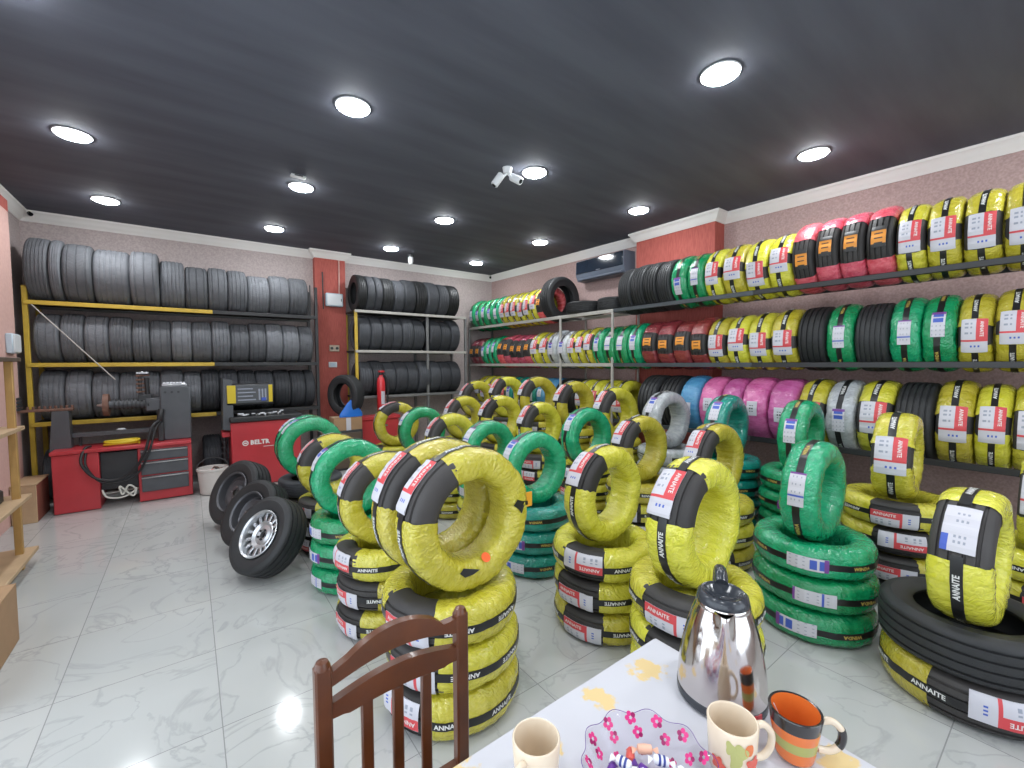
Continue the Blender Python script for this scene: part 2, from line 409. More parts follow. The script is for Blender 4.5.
def window(n, lo, hi, axis, bars):
    w = MB(); t = .05
    if axis == 'x':      # pane in the plane x = const
        x0, x1 = lo[0], hi[0]
        w.box((x0, lo[1], lo[2]), (x1, hi[1], lo[2] + t), M['frame_alu']); w.box((x0, lo[1], hi[2] - t), (x1, hi[1], hi[2]), M['frame_alu'])
        for k in range(bars + 1):
            y = lo[1] + (hi[1] - lo[1] - t) * k / bars; w.box((x0, y, lo[2]), (x1, y + t, hi[2]), M['frame_alu'])
    else:
        w.box((lo[0], lo[1], lo[2]), (hi[0], hi[1], lo[2] + t), M['frame_alu']); w.box((lo[0], lo[1], hi[2] - t), (hi[0], hi[1], hi[2]), M['frame_alu'])
        for k in range(bars + 1):
            x = lo[0] + (hi[0] - lo[0] - t) * k / bars; w.box((x, lo[1], lo[2]), (x + t, hi[1], hi[2]), M['frame_alu'])
    o = struct(w.build(n))
    c = [(lo[i] + hi[i]) / 2 for i in range(3)]; g = MB()
    if axis == 'x': g.box((c[0] - .004, lo[1] + .02, lo[2] + .02), (c[0] + .004, hi[1] - .02, hi[2] - .02), M['pane'], 0)
    else: g.box((lo[0] + .02, c[1] - .004, lo[2] + .02), (hi[0] - .02, c[1] + .004, hi[2] - .02), M['pane'], 0)
    p = g.build('window_pane', o); p['kind'] = 'structure'
window('window_1', (XL - .1, YF, 0), (XL - .04, 3.1, 2.75), 'x', 4)
window('window_2', (.3, YF - .1, .5), (3.2, YF - .04, 2.6), 'y', 3)

# pillars
PB = (1.60, 2.05, .12)      # x0, x1, depth on the back wall
PR = (2.66, 3.76, 4.952)      # y0, y1, depth on the right wall
struct(MB().box((PB[0], YB - PB[2], 0), (PB[1], YB, ZC), M['wall_red'], 0).build('wall_back_pillar'))
struct(MB().box((PR[2], PR[0], 0), (wall_x(PR[0]) + .05, PR[1], ZC), M['wall_red'], 0).build('wall_right_pillar'))
pp = MB(); pp.box((XL, 4.2, 0), (-1.375, 6.46, 3.02), M['wall_pink'], 0); pp.box((XL, 4.2, 3.02), (-1.375, 6.46, 3.13), M['wall_red'], 0)
struct(pp.build('wall_left_pilaster'))

# crown moulding swept round the walls
def crown(path, name):
    prof = [(0, -.115), (.012, -.115), (.018, -.100), (.035, -.085), (.050, -.058), (.066, -.030), (.078, -.022), (.082, 0), (0, 0)]
    n = len(path); P = [Vector(p) for p in path]; vs = []; fs = []; k = len(prof)
    for i, p in enumerate(P):
        d0 = (P[i] - P[i - 1]).normalized() if i else (P[1] - P[0]).normalized()
        d1 = (P[i + 1] - P[i]).normalized() if i < n - 1 else d0
        n0 = Vector((d0.y, -d0.x)); n1 = Vector((d1.y, -d1.x)); mt = n0 + n1; mt = mt / max(.2, mt.length_squared) * 2
        for a, z in prof: q = p + mt * a; vs.append((q.x, q.y, ZC + z))
    for i in range(n - 1):
        for q in range(k - 1): fs.append((i * k + q, (i + 1) * k + q, (i + 1) * k + q + 1, i * k + q + 1))
    return struct(MB().add(vs, fs, M['crown']).build(name, smooth=30))
crown([(XL, 3.1), (XL, YB), (PB[0], YB), (PB[0], YB - PB[2]), (PB[1], YB - PB[2]), (PB[1], YB), (wall_x(YB), YB), (wall_x(PR[1]), PR[1]), (PR[2], PR[1]), (PR[2], PR[0]), (wall_x(PR[0]), PR[0]), (wall_x(YF), YF)], 'trim_1')

# ceiling lights
LX = (-.64, .96, 2.64, 4.27); LY = (-1.85, -.2, 1.40, 3.11, 4.77, 6.40)
ORD = ['first', 'second', 'third', 'fourth', 'fifth', 'sixth', 'seventh', 'eighth', 'ninth', 'tenth', 'eleventh', 'twelfth', 'thirteenth', 'fourteenth', 'fifteenth']
rowname = {5: 'row by the back wall', 4: 'second row from the back wall', 3: 'third row from the back wall', 2: 'fourth row from the back wall', 1: 'fifth row from the back wall', 0: 'row by the shop window'}
lf = MB().lathe([(.104, 0), (.113, 0), (.115, -.005), (.112, -.010), (.106, -.010), (.104, 0)], M['lamp_frame'], 32).mesh('light_frame')
ld = MB().lathe([(0, -.034), (.040, -.0325), (.070, -.028), (.096, -.020), (.107, -.010)], M['lamp'], 20).mesh('light_diffuser', 60, fix=True)
for i, x in enumerate(LX):
    for j, y in enumerate(LY):
        if j == 0 and i in (0, 3): continue
        x2 = x - (0, .003, .024, .041)[i] * (y - 1.4); y2 = y - .10 + .031 * (x + .63) - (.12 if (i, j) == (0, 2) else 0)
        t = empty('ceiling_light', (x2, y2, ZC), 'round ceiling light, %s from the left wall, %s' % (ORD[i], rowname[j]), 'ceiling light', 'round recessed ceiling lights')
        for nm, me in (('frame', lf), ('diffuser', ld)):
            o = bpy.data.objects.new(nm, me); COL.objects.link(o); o.parent = t

# ------------------------------------------------------------------ tyre prototypes (axle along local Z, centre at the origin)
RC, AR, AZ, EX = .2200, .0650, .0875, 3.0
def sec(ph, k=1.0):
    c, s_ = cos(ph), sin(ph)
    return RC + k * AR * math.copysign(abs(c) ** (2 / EX), c), k * AZ * math.copysign(abs(s_) ** (2 / EX), s_)
def fdisp(th, ph, seed):
    a = noise.noise(Vector((cos(th) * 2.4 + seed, sin(th) * 2.4, cos(ph) * 1.1 + sin(ph) * .6)))
    b = noise.noise(Vector((cos(th) * 9 + seed, sin(th) * 9, cos(ph) * 2.2)))
    c = noise.noise(Vector((cos(th) * 17 + seed, sin(th) * 17, sin(ph) * 3)))
    return .0055 * a + .0035 * b + .0016 * c + .0006 * sin(th * 26 + ph * 2)
def fpt(th, ph, seed, off=0.):
    r, z = sec(ph); d = fdisp(th, ph, seed) + off
    c, s_ = cos(ph), sin(ph)
    r += d * c; z += d * s_
    return (r * cos(th), r * sin(th), z)
def film_mesh(mat, seed, gap):
    n, k = (96, 24); b = MB()
    if gap:
        th0, th1 = gap, 2 * pi - gap
        vs = []
        for i in range(n + 1):
            for q in range(k):
                ph = 2 * pi * q / k; e = 0
                if i in (0, n): e = .035 * noise.noise(Vector((q * .9, seed, i)))
                th = th0 + (th1 - th0) * i / n + e
                vs.append(fpt(th, ph, seed))
        fs = [(i * k + q, (i + 1) * k + q, (i + 1) * k + (q + 1) % k, i * k + (q + 1) % k) for i in range(n) for q in range(k)]
    else:
        vs = [fpt(2 * pi * i / n, 2 * pi * q / k, seed) for i in range(n) for q in range(k)]
        fs = [(i * k + q, ((i + 1) % n) * k + q, ((i + 1) % n) * k + (q + 1) % k, i * k + (q + 1) % k) for i in range(n) for q in range(k)]
    return b.add(vs, fs, mat).mesh('film_wrap', 70, fix=False)
def tread_profile():
    """carcass cross-section with four grooves across the crown"""
    pr = []
    for q in range(40):
        ph = -pi / 2 + 2 * pi * q / 40 + .01
        pr.append(list(sec(ph, .965)))
    out = []
    zs = (-.052, -.018, .018, .052)
    crown_pts = []
    def rz(z): return RC + .965 * AR * (1 - (abs(z) / (.965 * AZ)) ** EX) ** (1 / EX)
    for z in zs:
        for dz, dr in ((-.0055, 0), (-.0035, -.008), (.0035, -.008), (.0055, 0)): crown_pts.append((rz(z + dz) + dr, z + dz))
    lo = [p for p in pr if not (p[0] > RC and abs(p[1]) < .066)]
    lo.sort(key=lambda p: atan2(p[1], -(p[0] - RC)))           # from inner side round both walls
    low = [p for p in lo if p[1] < 0]; high = [p for p in lo if p[1] >= 0]
    low.sort(key=lambda p: -atan2(p[1], -(p[0] - RC)) if False else atan2(-p[1], -(p[0] - RC)))
    high.sort(key=lambda p: -atan2(p[1], -(p[0] - RC)))
    return [tuple(p) for p in low] + crown_pts + [tuple(p) for p in high]
def exposed_mesh(gap):
    return MB().lathe(tread_profile(), M['tread'], 20, closed=True, th0=-gap - .08, th1=gap + .08).mesh('exposed_tread', 35)
def tape_mesh(word, lmat, seed, skip, rep, size=.026):
    b = MB(); n = 96; w = .017
    th0, th1 = skip, 2 * pi - skip
    def P(th, z, off):
        r = RC + AR * (1 - (abs(z) / AZ) ** EX) ** (1 / EX) + fdisp(th, 0, seed) + off
        return (r * cos(th), r * sin(th), z)
    wob = lambda th: .004 * sin(2 * th + seed)
    vs = []; fs = []
    for i in range(n + 1):
        th = th0 + (th1 - th0) * i / n
        for z, off in ((-w, .0006), (-w, .0022), (0, .0026), (w, .0022), (w, .0006)): vs.append(P(th, z + wob(th), off))
    for i in range(n):
        for q in range(4): fs.append((i * 5 + q, (i + 1) * 5 + q, (i + 1) * 5 + q + 1, i * 5 + q + 1))
    b.add(vs, fs, M['tape'])
    tv, tf = text_geo(word, size, .0008)
    for k in range(rep):
        tc = th0 + (th1 - th0) * (k + .5) / rep
        b.add([P(tc - x / .287, -y + wob(tc - x / .287), .0036) for x, y, _ in tv], tf, lmat)
    return b.mesh('brand_tape', 50)
def label_mesh(seed, hw, hz, pattern, words=(), off=.0045, nu=18, nv=14, zc=0.):
    """pattern(u,v) -> material; u along the circumference 0..1, v across 0..1"""
    b = MB(); ha = hw / .287
    def P(u, v, o):
        th = (u - .5) * 2 * ha; z = (v - .5) * 2 * hz + zc
        r = RC + AR * (1 - (abs(z) / AZ) ** EX) ** (1 / EX) + fdisp(th, 0, seed) + o
        return (r * cos(th), r * sin(th), z)
    for i in range(nu):
        for j in range(nv):
            q = [P(i / nu, j / nv, off), P((i + 1) / nu, j / nv, off), P((i + 1) / nu, (j + 1) / nv, off), P(i / nu, (j + 1) / nv, off)]
            b.add(q, [(0, 1, 2, 3)], pattern((i + .5) / nu, (j + .5) / nv))
    rim = [(i / 8, 0) for i in range(8)] + [(1, j / 8) for j in range(8)] + [(1 - i / 8, 1) for i in range(8)] + [(0, 1 - j / 8) for j in range(8)]
    n = len(rim)
    b.add([P(u, v, off) for u, v in rim] + [P(u, v, off - .002) for u, v in rim], [(i, (i + 1) % n, (i + 1) % n + n, i + n) for i in range(n)], M['paper'])
    for word, size, u0, v0, mat, up in words:
        tv, tf = text_geo(word, size, .0004)
        if up: b.add([P(u0 + x / (2 * hw), v0 + y / (2 * hz), off + .0008) for x, y, _ in tv], tf, mat)      # runs round the tyre
        else: b.add([P(u0 - y / (2 * hw), v0 - x / (2 * hz), off + .0008) for x, y, _ in tv], tf, mat)       # runs across the tread
    return b.mesh('paper_label', 50)
def pat_annaite(u, v):
    # u=0 is the top end
    if u < .60:
        if v > .56: return M['red_print']
        return M['grey_print'] if (.12 < v < .45 and int(u * 18) in (2, 4, 7) and int(v * 14) != 4) else M['paper']
    if u < .66: return M['red_print']
    return M['blue_print'] if (int(u * 18) == 14 and .3 < v < .7 and int(v * 14) % 2) else M['paper']
def pat_lying(u, v):
    return pat_annaite(u, v)
def pat_green(u, v):
    if u < .12: return M['purple_print']
    if u < .45: return M['blue_print'] if .12 < v < .88 and int(u * 18) not in (4,) else M['paper']
    return M['grey_print'] if (int(u * 18) % 3 == 1 and int(v * 14) % 4 == 1) else M['paper']
def pat_dots(u, v):
    if u < .08: return M['purple_print']
    if .68 < u < .74: return M['blue_print']
    return M['grey_print'] if (int(u * 18) % 4 == 2 and int(v * 14) in (3, 6, 10)) else M['paper']
def pat_orange(u, v):
    if u < .2 or u > .84: return M['black_print']
    return M['black_print'] if (int(u * 18) % 4 == 2 and .2 < v < .8) else M['orange_print']
def pat_white(u, v):
    return M['black_print'] if (.25 < v < .75 and int(u * 18) in (5, 8, 9, 12) and int(v * 14) % 3) else M['paper']
def pat_white_blue(u, v):
    if u > .66 and v < .2: return M['blue_print']
    return M['grey_print'] if (int(u * 18) in (3, 6, 12, 14) and .25 < v < .8 and int(v * 14) % 2) else M['paper']

ann_lab = [(0, .085, .056)]
def proto_yellow(seed, gap, hw=.112, hz=.050, zc=-.022):
    parts = [('exposed_tread', exposed_mesh(gap)), ('brand_tape', tape_mesh('ANNAITE', M['letters_white'], seed, hw / .287 + .01, 7)),
             ('paper_label', label_mesh(seed, hw, hz, pat_annaite, [('ANNAITE', .025, .30, .78, M['letters_white'], True)], zc=zc))]
    return film_mesh(FILM['Y'], seed, gap), parts
def proto_green(seed, c, pat, word='WINDA'):
    parts = [('brand_tape', tape_mesh(word, M['letters_gold'], seed, .30, 5)), ('paper_label', label_mesh(seed, .092, .036, pat))]
    return film_mesh(FILM[c], seed, 0), parts
def proto_gap(seed, c, gap, pat, hw=.075, hz=.045):
    return film_mesh(FILM[c], seed, gap), [('exposed_tread', exposed_mesh(gap)), ('paper_label', label_mesh(seed, hw, hz, pat))]
def proto_plain(seed, c, pat, hw=.06, hz=.035):
    return film_mesh(FILM[c], seed, 0), [('paper_label', label_mesh(seed, hw, hz, pat))]
def proto_silver(seed):
    return film_mesh(FILM['S'], seed, 0), [('brand_tape', tape_mesh('', M['letters_white'], seed, .3, 0)) if False else ('brand_tape', tape_mesh('WINDA', M['letters_white'], seed, .3, 5)), ('paper_label', label_mesh(seed, .085, .036, pat_green))]

# bare tyres: open carcass with bead, sidewall steps and grooved tread
def bare_profile(grooves, depth=.010):
    R = .285; pr = []
    zs = [-.058 + .116 * i / (grooves - 1) for i in range(grooves)]
    def crown_r(z): return R - .004 * (z / .07) ** 2 - .0
    side = [(.172, -.060), (.168, -.074), (.176, -.082), (.196, -.087), (.225, -.0935), (.243, -.0940), (.246, -.0915), (.262, -.0890), (.274, -.0815), (.2805, -.073)]
    crown_pts = []
    for z in zs:
        for dz, dr in ((-.0055, 0), (-.0035, -depth), (.0035, -depth), (.0055, 0)): crown_pts.append((crown_r(z + dz) + dr, z + dz))
    inner = [(.270, .060), (.250, .078), (.215, .080), (.185, .068), (.185, -.068), (.215, -.080), (.250, -.078), (.270, -.060)]
    up = [(r, -z) for r, z in side][::-1]
    return side + crown_pts + up + [(.183, .062), (.220, .074), (.252, .070), (.268, .045), (.268, -.045), (.252, -.070), (.220, -.074), (.183, -.062)]
def bare_mesh(mat, g=4, depth=.010): return MB().lathe(bare_profile(g, depth), mat, 72, closed=True).mesh('bare_tyre', 35)

GAP = .40
PROTO = {}
def protos(key, lst): PROTO[key] = lst
protos('Y', [proto_yellow(1.3, .46), proto_yellow(7.7, .42), proto_yellow(4.1, .50)])
protos('F', [proto_yellow(1.8, .21, .115, .063, 0.), proto_yellow(7.1, .25, .12, .065, 0.), proto_yellow(4.8, .42, .115, .062, 0.), proto_yellow(3.3, .17, .112, .064, 0.)])
protos('W', [proto_yellow(2.9, .80)])
protos('G', [proto_green(3.1, 'G', pat_green), proto_green(8.2, 'G', pat_dots)])
protos('T', [proto_green(5.5, 'T', pat_green)])
protos('R', [proto_gap(6.1, 'R', .55, pat_orange)])
protos('D', [proto_gap(2.2, 'D', .40, pat_orange)])
protos('M', [proto_plain(9.4, 'M', pat_white)])
protos('B', [proto_plain(1.9, 'B', pat_white)])
protos('S', [proto_silver(3.9)])
protos('P', [proto_gap(5.9, 'Y', .48, pat_white_blue, .10, .046)])       # yellow with one large white label
PROTO['P'][0][1].append(('brand_tape', tape_mesh('ANNAITE', M['letters_white'], 5.9, .40, 6)))
protos('K', [(bare_mesh(M['rubber'], 4), []), (bare_mesh(M['rubber'], 5, .008), [])])
protos('U', [(bare_mesh(M['worn'], 4, .006), []), (bare_mesh(M['worn'], 5, .005), []), (bare_mesh(M['worn'], 3, .006), [])])
protos('V', [(bare_mesh(M['worn2'], 4, .007), []), (bare_mesh(M['worn2'], 5, .006), [])])
NAME = {c: 'wrapped_tyre' for c in 'YFWGTRDMBSP'}; NAME.update(K='bare_tyre', U='worn_tyre', V='worn_tyre')
ADJ = dict(Y='yellow-wrapped', F='yellow-wrapped', W='yellow-wrapped', P='yellow-wrapped', G='green-wrapped', T='teal-wrapped', R='red-wrapped', D='maroon-wrapped', M='magenta-wrapped', B='blue-wrapped', S='silver-wrapped', K='bare black', U='worn grey', V='dark worn')

A_STAND_Y = Matrix.Rotation(pi / 2, 4, 'X')                                   # axle -> -Y, local x -> +X, local y -> +Z
A_STAND_X = Matrix(((0, 0, 1, 0), (-1, 0, 0, 0), (0, -1, 0, 0), (0, 0, 0, 1)))  # axle -> +X, local x -> -Y, local y -> -Z
A_LIE = Matrix.Identity(4)
def tyre(kind, loc, A, spin, dia, w, label, group, variant=None, extra=Matrix.Identity(4), name=None):
    lst = PROTO[kind]; me, parts = lst[(random.randrange(len(lst)) if variant is None else variant) % len(lst)]
    o = bpy.data.objects.new(name or NAME[kind], me); COL.objects.link(o)
    s = dia / .57; sz = w / (.175 if kind not in 'KUV' else .188)
    o.matrix_world = Matrix.Translation(loc) @ extra @ A @ Matrix.Rotation(spin, 4, 'Z') @ Matrix.Diagonal((s, s, sz, 1))
    tag(o, label, 'tyre', group)
    for nm, pm in parts:
        c = bpy.data.objects.new(nm, pm); COL.objects.link(c); c.parent = o
    return o

# ------------------------------------------------------------------ racks
def upright(t, x, y, z1, m, w=.04): MB().box((x - w / 2, y - w / 2, 0), (x + w / 2, y + w / 2, z1), m, .003).build('post', t)

# back-left rack with the yellow paint
ZA = (2.19, 1.53, .895)
r1 = empty('tyre_rack', (.05, 6.95, 0), 'tall tyre rack with yellow post and beams behind the tyre changer', 'tyre rack')
def lb(b): b.location = (0, 0, 0); return b
def local(o, t):
    o.matrix_parent_inverse = Matrix.Translation(t.location).inverted(); return o
for x, y, m in ((-1.345, 6.70, 'yellow_paint'), (-1.345, 7.2, 'yellow_paint'), (1.50, 6.70, 'black_steel'), (1.50, 7.2, 'black_steel')):
    b = MB().box((x - .02, y - .02, 0), (x + .02, y + .02, 2.34 if x < 0 else 2.6), M[m], .003); local(b.build('post', r1), r1)
for z in ZA:
    b = MB(); b.box((-1.35, 6.66, z - .045), (.27, 6.70, z), M['yellow_paint'], .003); b.box((.27, 6.66, z - .045), (1.50, 6.70, z), M['black_steel'], .003)
    local(b.build('front_beam', r1), r1)
    local(MB().box((-1.35, 7.18, z - .045), (1.50, 7.22, z), M['grey_paint'], .003).build('rear_beam', r1), r1)
    local(MB().box((-1.35, 6.70, z - .018), (1.50, 7.18, z - .008), M['deck'], 0).build('shelf_deck', r1), r1)
local(MB().tube([(1.42, 6.68, 2.19), (1.42, 6.68, 2.62)], .009, M['black_steel']).build('end_rod', r1), r1)

# back-right rack
ZB = (2.325, 1.715, 1.005)
r2 = empty('tyre_rack', (3.0, 6.95, 0), 'narrow dark tyre rack standing between red pillar and room corner', 'tyre rack')
for x, m in ((2.06, 'yellow_paint'), (3.24, 'grey_paint'), (3.98, 'grey_paint')):
    for y in (6.70, 7.2): local(MB().box((x - .02, y - .02, 0), (x + .02, y + .02, 2.32), M[m], .003).build('post', r2), r2)
for z in ZB:
    local(MB().box((2.04, 6.66, z - .04), (3.98, 6.70, z), M['light_paint' if z > 1.5 else 'grey_paint'], .003).build('front_beam', r2), r2)
    local(MB().box((2.04, 7.18, z - .04), (3.98, 7.22, z), M['grey_paint'], .003).build('rear_beam', r2), r2)
    local(MB().box((2.04, 6.70, z - .018), (3.98, 7.18, z - .008), M['deck'], 0).build('shelf_deck', r2), r2)

# long right rack
ZR = (2.185, 1.495, .780)
r3 = empty('tyre_rack', (4.55, 3.6, 0), 'long steel tyre rack along the right wall, three shelves high', 'tyre rack')
for y, m in ((-.35, 'blue_steel'), (3.66, 'light_paint'), (4.62, 'light_paint'), (7.16, 'grey_paint')):
    local(MB().box((4.332, y - .014, 0), (4.360, y + .014, 2.18), M[m], .003).build('post', r3), r3)
for y, m in ((-.35, 'blue_steel'), (3.66, 'light_paint'), (4.62, 'light_paint'), (7.16, 'grey_paint')):
    local(MB().box((4.86, y - .014, 0), (4.888, y + .014, 2.18), M[m], .003).build('post', r3), r3)
    for z in ZR: local(MB().box((4.36, y - .012, z - .046), (4.86, y + .012, z - .012), M['grey_paint'], .002).build('crossbar', r3), r3) if y not in (1.75,) else None
for z in ZR:
    for y0, y1, m in ((-.4, 1.95, 'black_steel'), (1.95, 3.66, 'blue_steel'), (3.66, 7.18, 'light_paint')):
        local(MB().box((4.345, y0, z - .045), (4.378, y1, z), M[m], .003).build('front_rail', r3), r3)
        local(MB().box((4.772, y0, z - .045), (4.805, y1, z), M[m], .003).build('rear_rail', r3), r3)

# ------------------------------------------------------------------ tyres on the back-left rack
SH = {0: 'top shelf', 1: 'middle shelf', 2: 'bottom shelf'}
rows1 = [[-1.331, -1.146, -1.057, -.818, -.506, -.242, -.001, .237, .444, .66, .922, 1.169, 1.406],
         [-1.307, -1.108, -.921, -.716, -.515, -.356, -.153, .049, .254, .451, .667, .862, 1.064, 1.275, 1.46],
         [-1.295, -1.09, -.881, -.651, -.462, -.279, -.056, .127, .318, .524, .725, .942, 1.148, 1.34, 1.47]]
top_d = [.70, .70, .68, .66, .68, .61, .57, .585, .575, .53, .56, .555]
for k, row in enumerate(rows1):
    for i in range(len(row) - 1):
        a, b = row[i], row[i + 1]
        d = top_d[i] if k == 0 else .545 + random.uniform(-.02, .02)
        tyre('U' if (k < 2 or i < 7) else 'V', ((a + b) / 2, min(6.95, 7.262 - d / 2) + random.uniform(-.01, .01), ZA[k] - .008 + d / 2), A_STAND_X, random.uniform(0, 6), d, (b - a) * .985,
             'worn grey tyre, %s from the yellow post on the %s of the back rack' % (ORD[i], SH[k]), 'tyre', None)['group'] = 'worn tyres on the back rack %s' % SH[k]
for i, x in enumerate((-1.20, -.98, .22, .45, .68, .92)):
    d = .575
    tyre('V', (x, 6.97, d / 2), A_STAND_X, random.uniform(0, 6), d, .20, 'worn tyre on the floor under the back rack, %s from the yellow post' % ORD[i], 'worn tyres on the floor under the back rack')

rows2 = [[2.09, 2.235, 2.37, 2.488, 2.68, 2.85, 3.049, 3.248, 3.454, 3.647, 3.87],
         [2.10, 2.29, 2.472, 2.636, 2.80, 2.99, 3.20, 3.285, 3.492, 3.686, 3.86],
         [2.10, 2.30, 2.49, 2.68, 2.88, 3.08, 3.28, 3.48, 3.68, 3.88]]
for k, row in enumerate(rows2):
    n = 0
    for i in range(len(row) - 1):
        a, b = row[i], row[i + 1]
        if b - a < .1: continue
        d = (.57 if k == 0 else .55) + random.uniform(-.02, .02)
        tyre('V' if k else ('V' if i % 3 else 'K'), ((a + b) / 2, 6.93 + random.uniform(-.02, .02), ZB[k] - .008 + d / 2), A_STAND_X, random.uniform(0, 6), d, (b - a) * .98,
             'dark worn tyre, %s from the red pillar on the %s of the narrow rack' % (ORD[n], SH[k]), 'dark tyres on the narrow rack %s' % SH[k]); n += 1

# ------------------------------------------------------------------ tyres on the long right rack
R_TOP = [('K', 3.262, .173), ('K', 3.086, .178), ('K', 2.907, .181), ('G', 2.720, .194), ('G', 2.527, .193), ('Y', 2.340, .18), ('Y', 2.136, .215), ('Y', 1.919, .208), ('Y', 1.714, .201), ('R', 1.525, .178), ('R', 1.350, .172), ('R', 1.178, .172), ('R', 1.003, .177), ('Y', .827, .174), ('Y', .651, .18), ('Y', .464, .185), ('Y', .277, .18), ('Y', .09, .18)]
R_TOP += [('K', 3.46, .19)]
y = 7.10
L_TOP = []
for kd, w in [('G', .195)] * 5 + [('Y', .165)] * 6 + [('R', .155), ('K', .21)]:
    L_TOP.append((kd, y - w / 2, w)); y -= w
R_MID = [('G', 3.710, .198), ('G', 3.510, .2), ('G', 3.313, .19), ('D', 3.108, .21), ('D', 2.895, .206), ('D', 2.690, .204), ('D', 2.493, .191), ('Y', 2.293, .205), ('Y', 2.087, .203), ('Y', 1.883, .204), ('Y', 1.669, .215), ('K', 1.450, .215), ('G', 1.246, .192), ('K', 1.041, .215), ('G', .840, .184), ('G', .657, .183), ('Y', .478, .172), ('Y', .30, .172), ('Y', .12, .175)]
y = 7.12
L_MID = []
for kd, w in [('D', .2)] * 2 + [('G', .17)] * 3 + [('R', .185)] * 5 + [('Y', .2)] * 2 + [('S', .21)] * 2 + [('Y', .16)] * 3 + [('G', .18)] * 1:
    L_MID.append((kd, y - w / 2, w)); y -= w
R_LOW = [('K', 3.10, .25), ('K', 2.82, .25), ('B', 2.567, .225), ('M', 2.341, .22), ('M', 2.126, .206), ('M', 1.902, .235), ('M', 1.661, .235), ('Y', 1.435, .213), ('S', 1.222, .21), ('Y', 1.001, .228), ('K', .771, .226), ('Y', .558, .196), ('Y', .374, .171), ('Y', .205, .165), ('Y', .03, .175)]
y = 6.95
L_LOW = []
for kd, w in [('Y', .2)] * 5 + [('T', .2)] * 4 + [('B', .21)] * 2 + [('K', .21)] * 2 + [('Y', .215)] * 5:
    if y - w < 3.25: break
    L_LOW.append((kd, y - w / 2, w)); y -= w
for k, rr in enumerate((L_TOP + R_TOP, L_MID + R_MID, L_LOW + R_LOW)):
    rr = sorted(rr, key=lambda t: -t[1]); cnt = {}
    for kd, y, w in rr:
        n = cnt.get(kd, 0); cnt[kd] = n + 1
        d = {0: .575, 1: .565, 2: .635}[k] + random.uniform(-.012, .012)
        if k == 0 and kd == 'K' and y > 4: d = .68
        if k == 0 and .9 < y < 1.6: d = .62
        if k == 0 and y < .9: d = .59
        if k == 2 and y > 3.3: d = .57
        sp = pi + random.uniform(-.20, .16) + (.10 if k == 0 else -.04)
        if y > 3.9: sp -= .12
        if kd in 'RD': sp -= .05
        lab = '%s %s tyre from the room corner on the right wall\'s %s' % (ORD[n], ADJ[kd], SH[k])
        tyre('F' if kd == 'Y' else kd, (4.575 + random.uniform(-.004, .004), y, ZR[k] + .001 + math.sqrt((d / 2) ** 2 - .197 ** 2)), A_STAND_Y, sp, d, w * .985, lab, '%s tyres on the %s by the right wall' % (ADJ[kd], SH[k]))
tyre('K', (4.575, 4.345, ZR[0] + .086), A_LIE, .3, .55, .17, 'bare black tyre lying flat on the top shelf beside the big upright one', 'tyres lying flat on the top shelf')
tyre('K', (4.575, 3.83, ZR[0] + .086), A_LIE, .9, .44, .17, 'bare black tyre lying flat on the top shelf below the air conditioner', 'tyres lying flat on the top shelf')

# ------------------------------------------------------------------ stacks on the floor
POSN = {2: ['bottom', 'top'], 3: ['bottom', 'middle', 'top'], 4: ['bottom', 'second lowest', 'third lowest', 'top']}
SINK = .035
def stack(row, idx, x, y, rings, w, dia, standing, skip=()):
    """rings: string of kinds bottom->top;  standing: list of (kind, dx, dy, dia, w, spin, yaw)"""
    nm = '%s\'s %s stack from the table' % (row, ORD[idx])
    if rings == 'WK': nm = 'black stack beside the green stack'
    for i, kd in enumerate(rings):
        tyre(kd, (x + random.uniform(-.006, .006), y + random.uniform(-.006, .006), w * (i + .5)), A_LIE if (i + idx) % 3 else Matrix.Rotation(LIESPIN, 4, 'Z') @ Matrix.Rotation(pi, 4, 'X') @ Matrix.Rotation(-LIESPIN, 4, 'Z'), LIESPIN + random.uniform(-.25, .25), dia + random.uniform(-.012, .006), w * (.95 if kd != 'K' else 1.0),
             '%s %s tyre lying in the %s' % (POSN[len(rings)][i], ADJ[kd], nm), 'tyres stacked in the %s' % row)
    top = w * len(rings)
    for k, (kd, dx, dy, d, ww, sp, yaw, sink) in enumerate(standing):
        what = 'upright %s tyre' % ADJ[kd]
        if len(standing) > 1: what = ('front ' if k == 0 else 'rear ') + what
        tyre(kd, (x + dx, y + dy, top - sink + d / 2), A_STAND_Y, sp, d, ww, '%s on the %s' % (what, nm), 'tyres standing on the stacks in the %s' % row, variant=k + idx, extra=Matrix.Rotation(yaw, 4, 'Z'))
    return top
LIESPIN = rad(196)
def S1(kd, d, w=.185, sp=148, yaw=0, sink=SINK): return [(kd, 0, 0, d, w, rad(sp - (6 if sp < 160 else 0)), rad(yaw + random.uniform(-4, 4)), sink)]
AI, R2, R3, R4 = 'aisle row', 'second row', 'third row', 'wall row'
stack(AI, 0, .925, 1.70, 'YYY', .183, .60, [('Y', .01, -.115, .60, .185, rad(143), rad(2), .004), ('Y', -.01, .095, .61, .19, rad(145), 0, .004)])
stack(AI, 1, .905, 2.46, 'YWY', .163, .565, S1('Y', .53, .185, 152))
stack(AI, 2, .885, 3.05, 'GGG', .163, .55, S1('G', .53, .185, 150))
stack(AI, 3, .93, 3.72, 'YYY', .145, .54, S1('Y', .53, .19, 150))
stack(AI, 4, .89, 4.36, 'YYV', .155, .55, [('G', -.01, -.10, .56, .17, rad(130), 0, .004), ('G', .0, .085, .56, .17, rad(130), 0, .004)])
stack(R2, 0, 1.84, 1.06, 'YYY', .175, .58, S1('Y', .575, .20, 148, 0))
stack(R2, 1, 1.905, 1.66, 'YYY', .170, .58, S1('Y', .55, .175, 145))
stack(R2, 2, 2.03, 2.45, 'TTT', .165, .56, S1('G', .535, .185, 150))
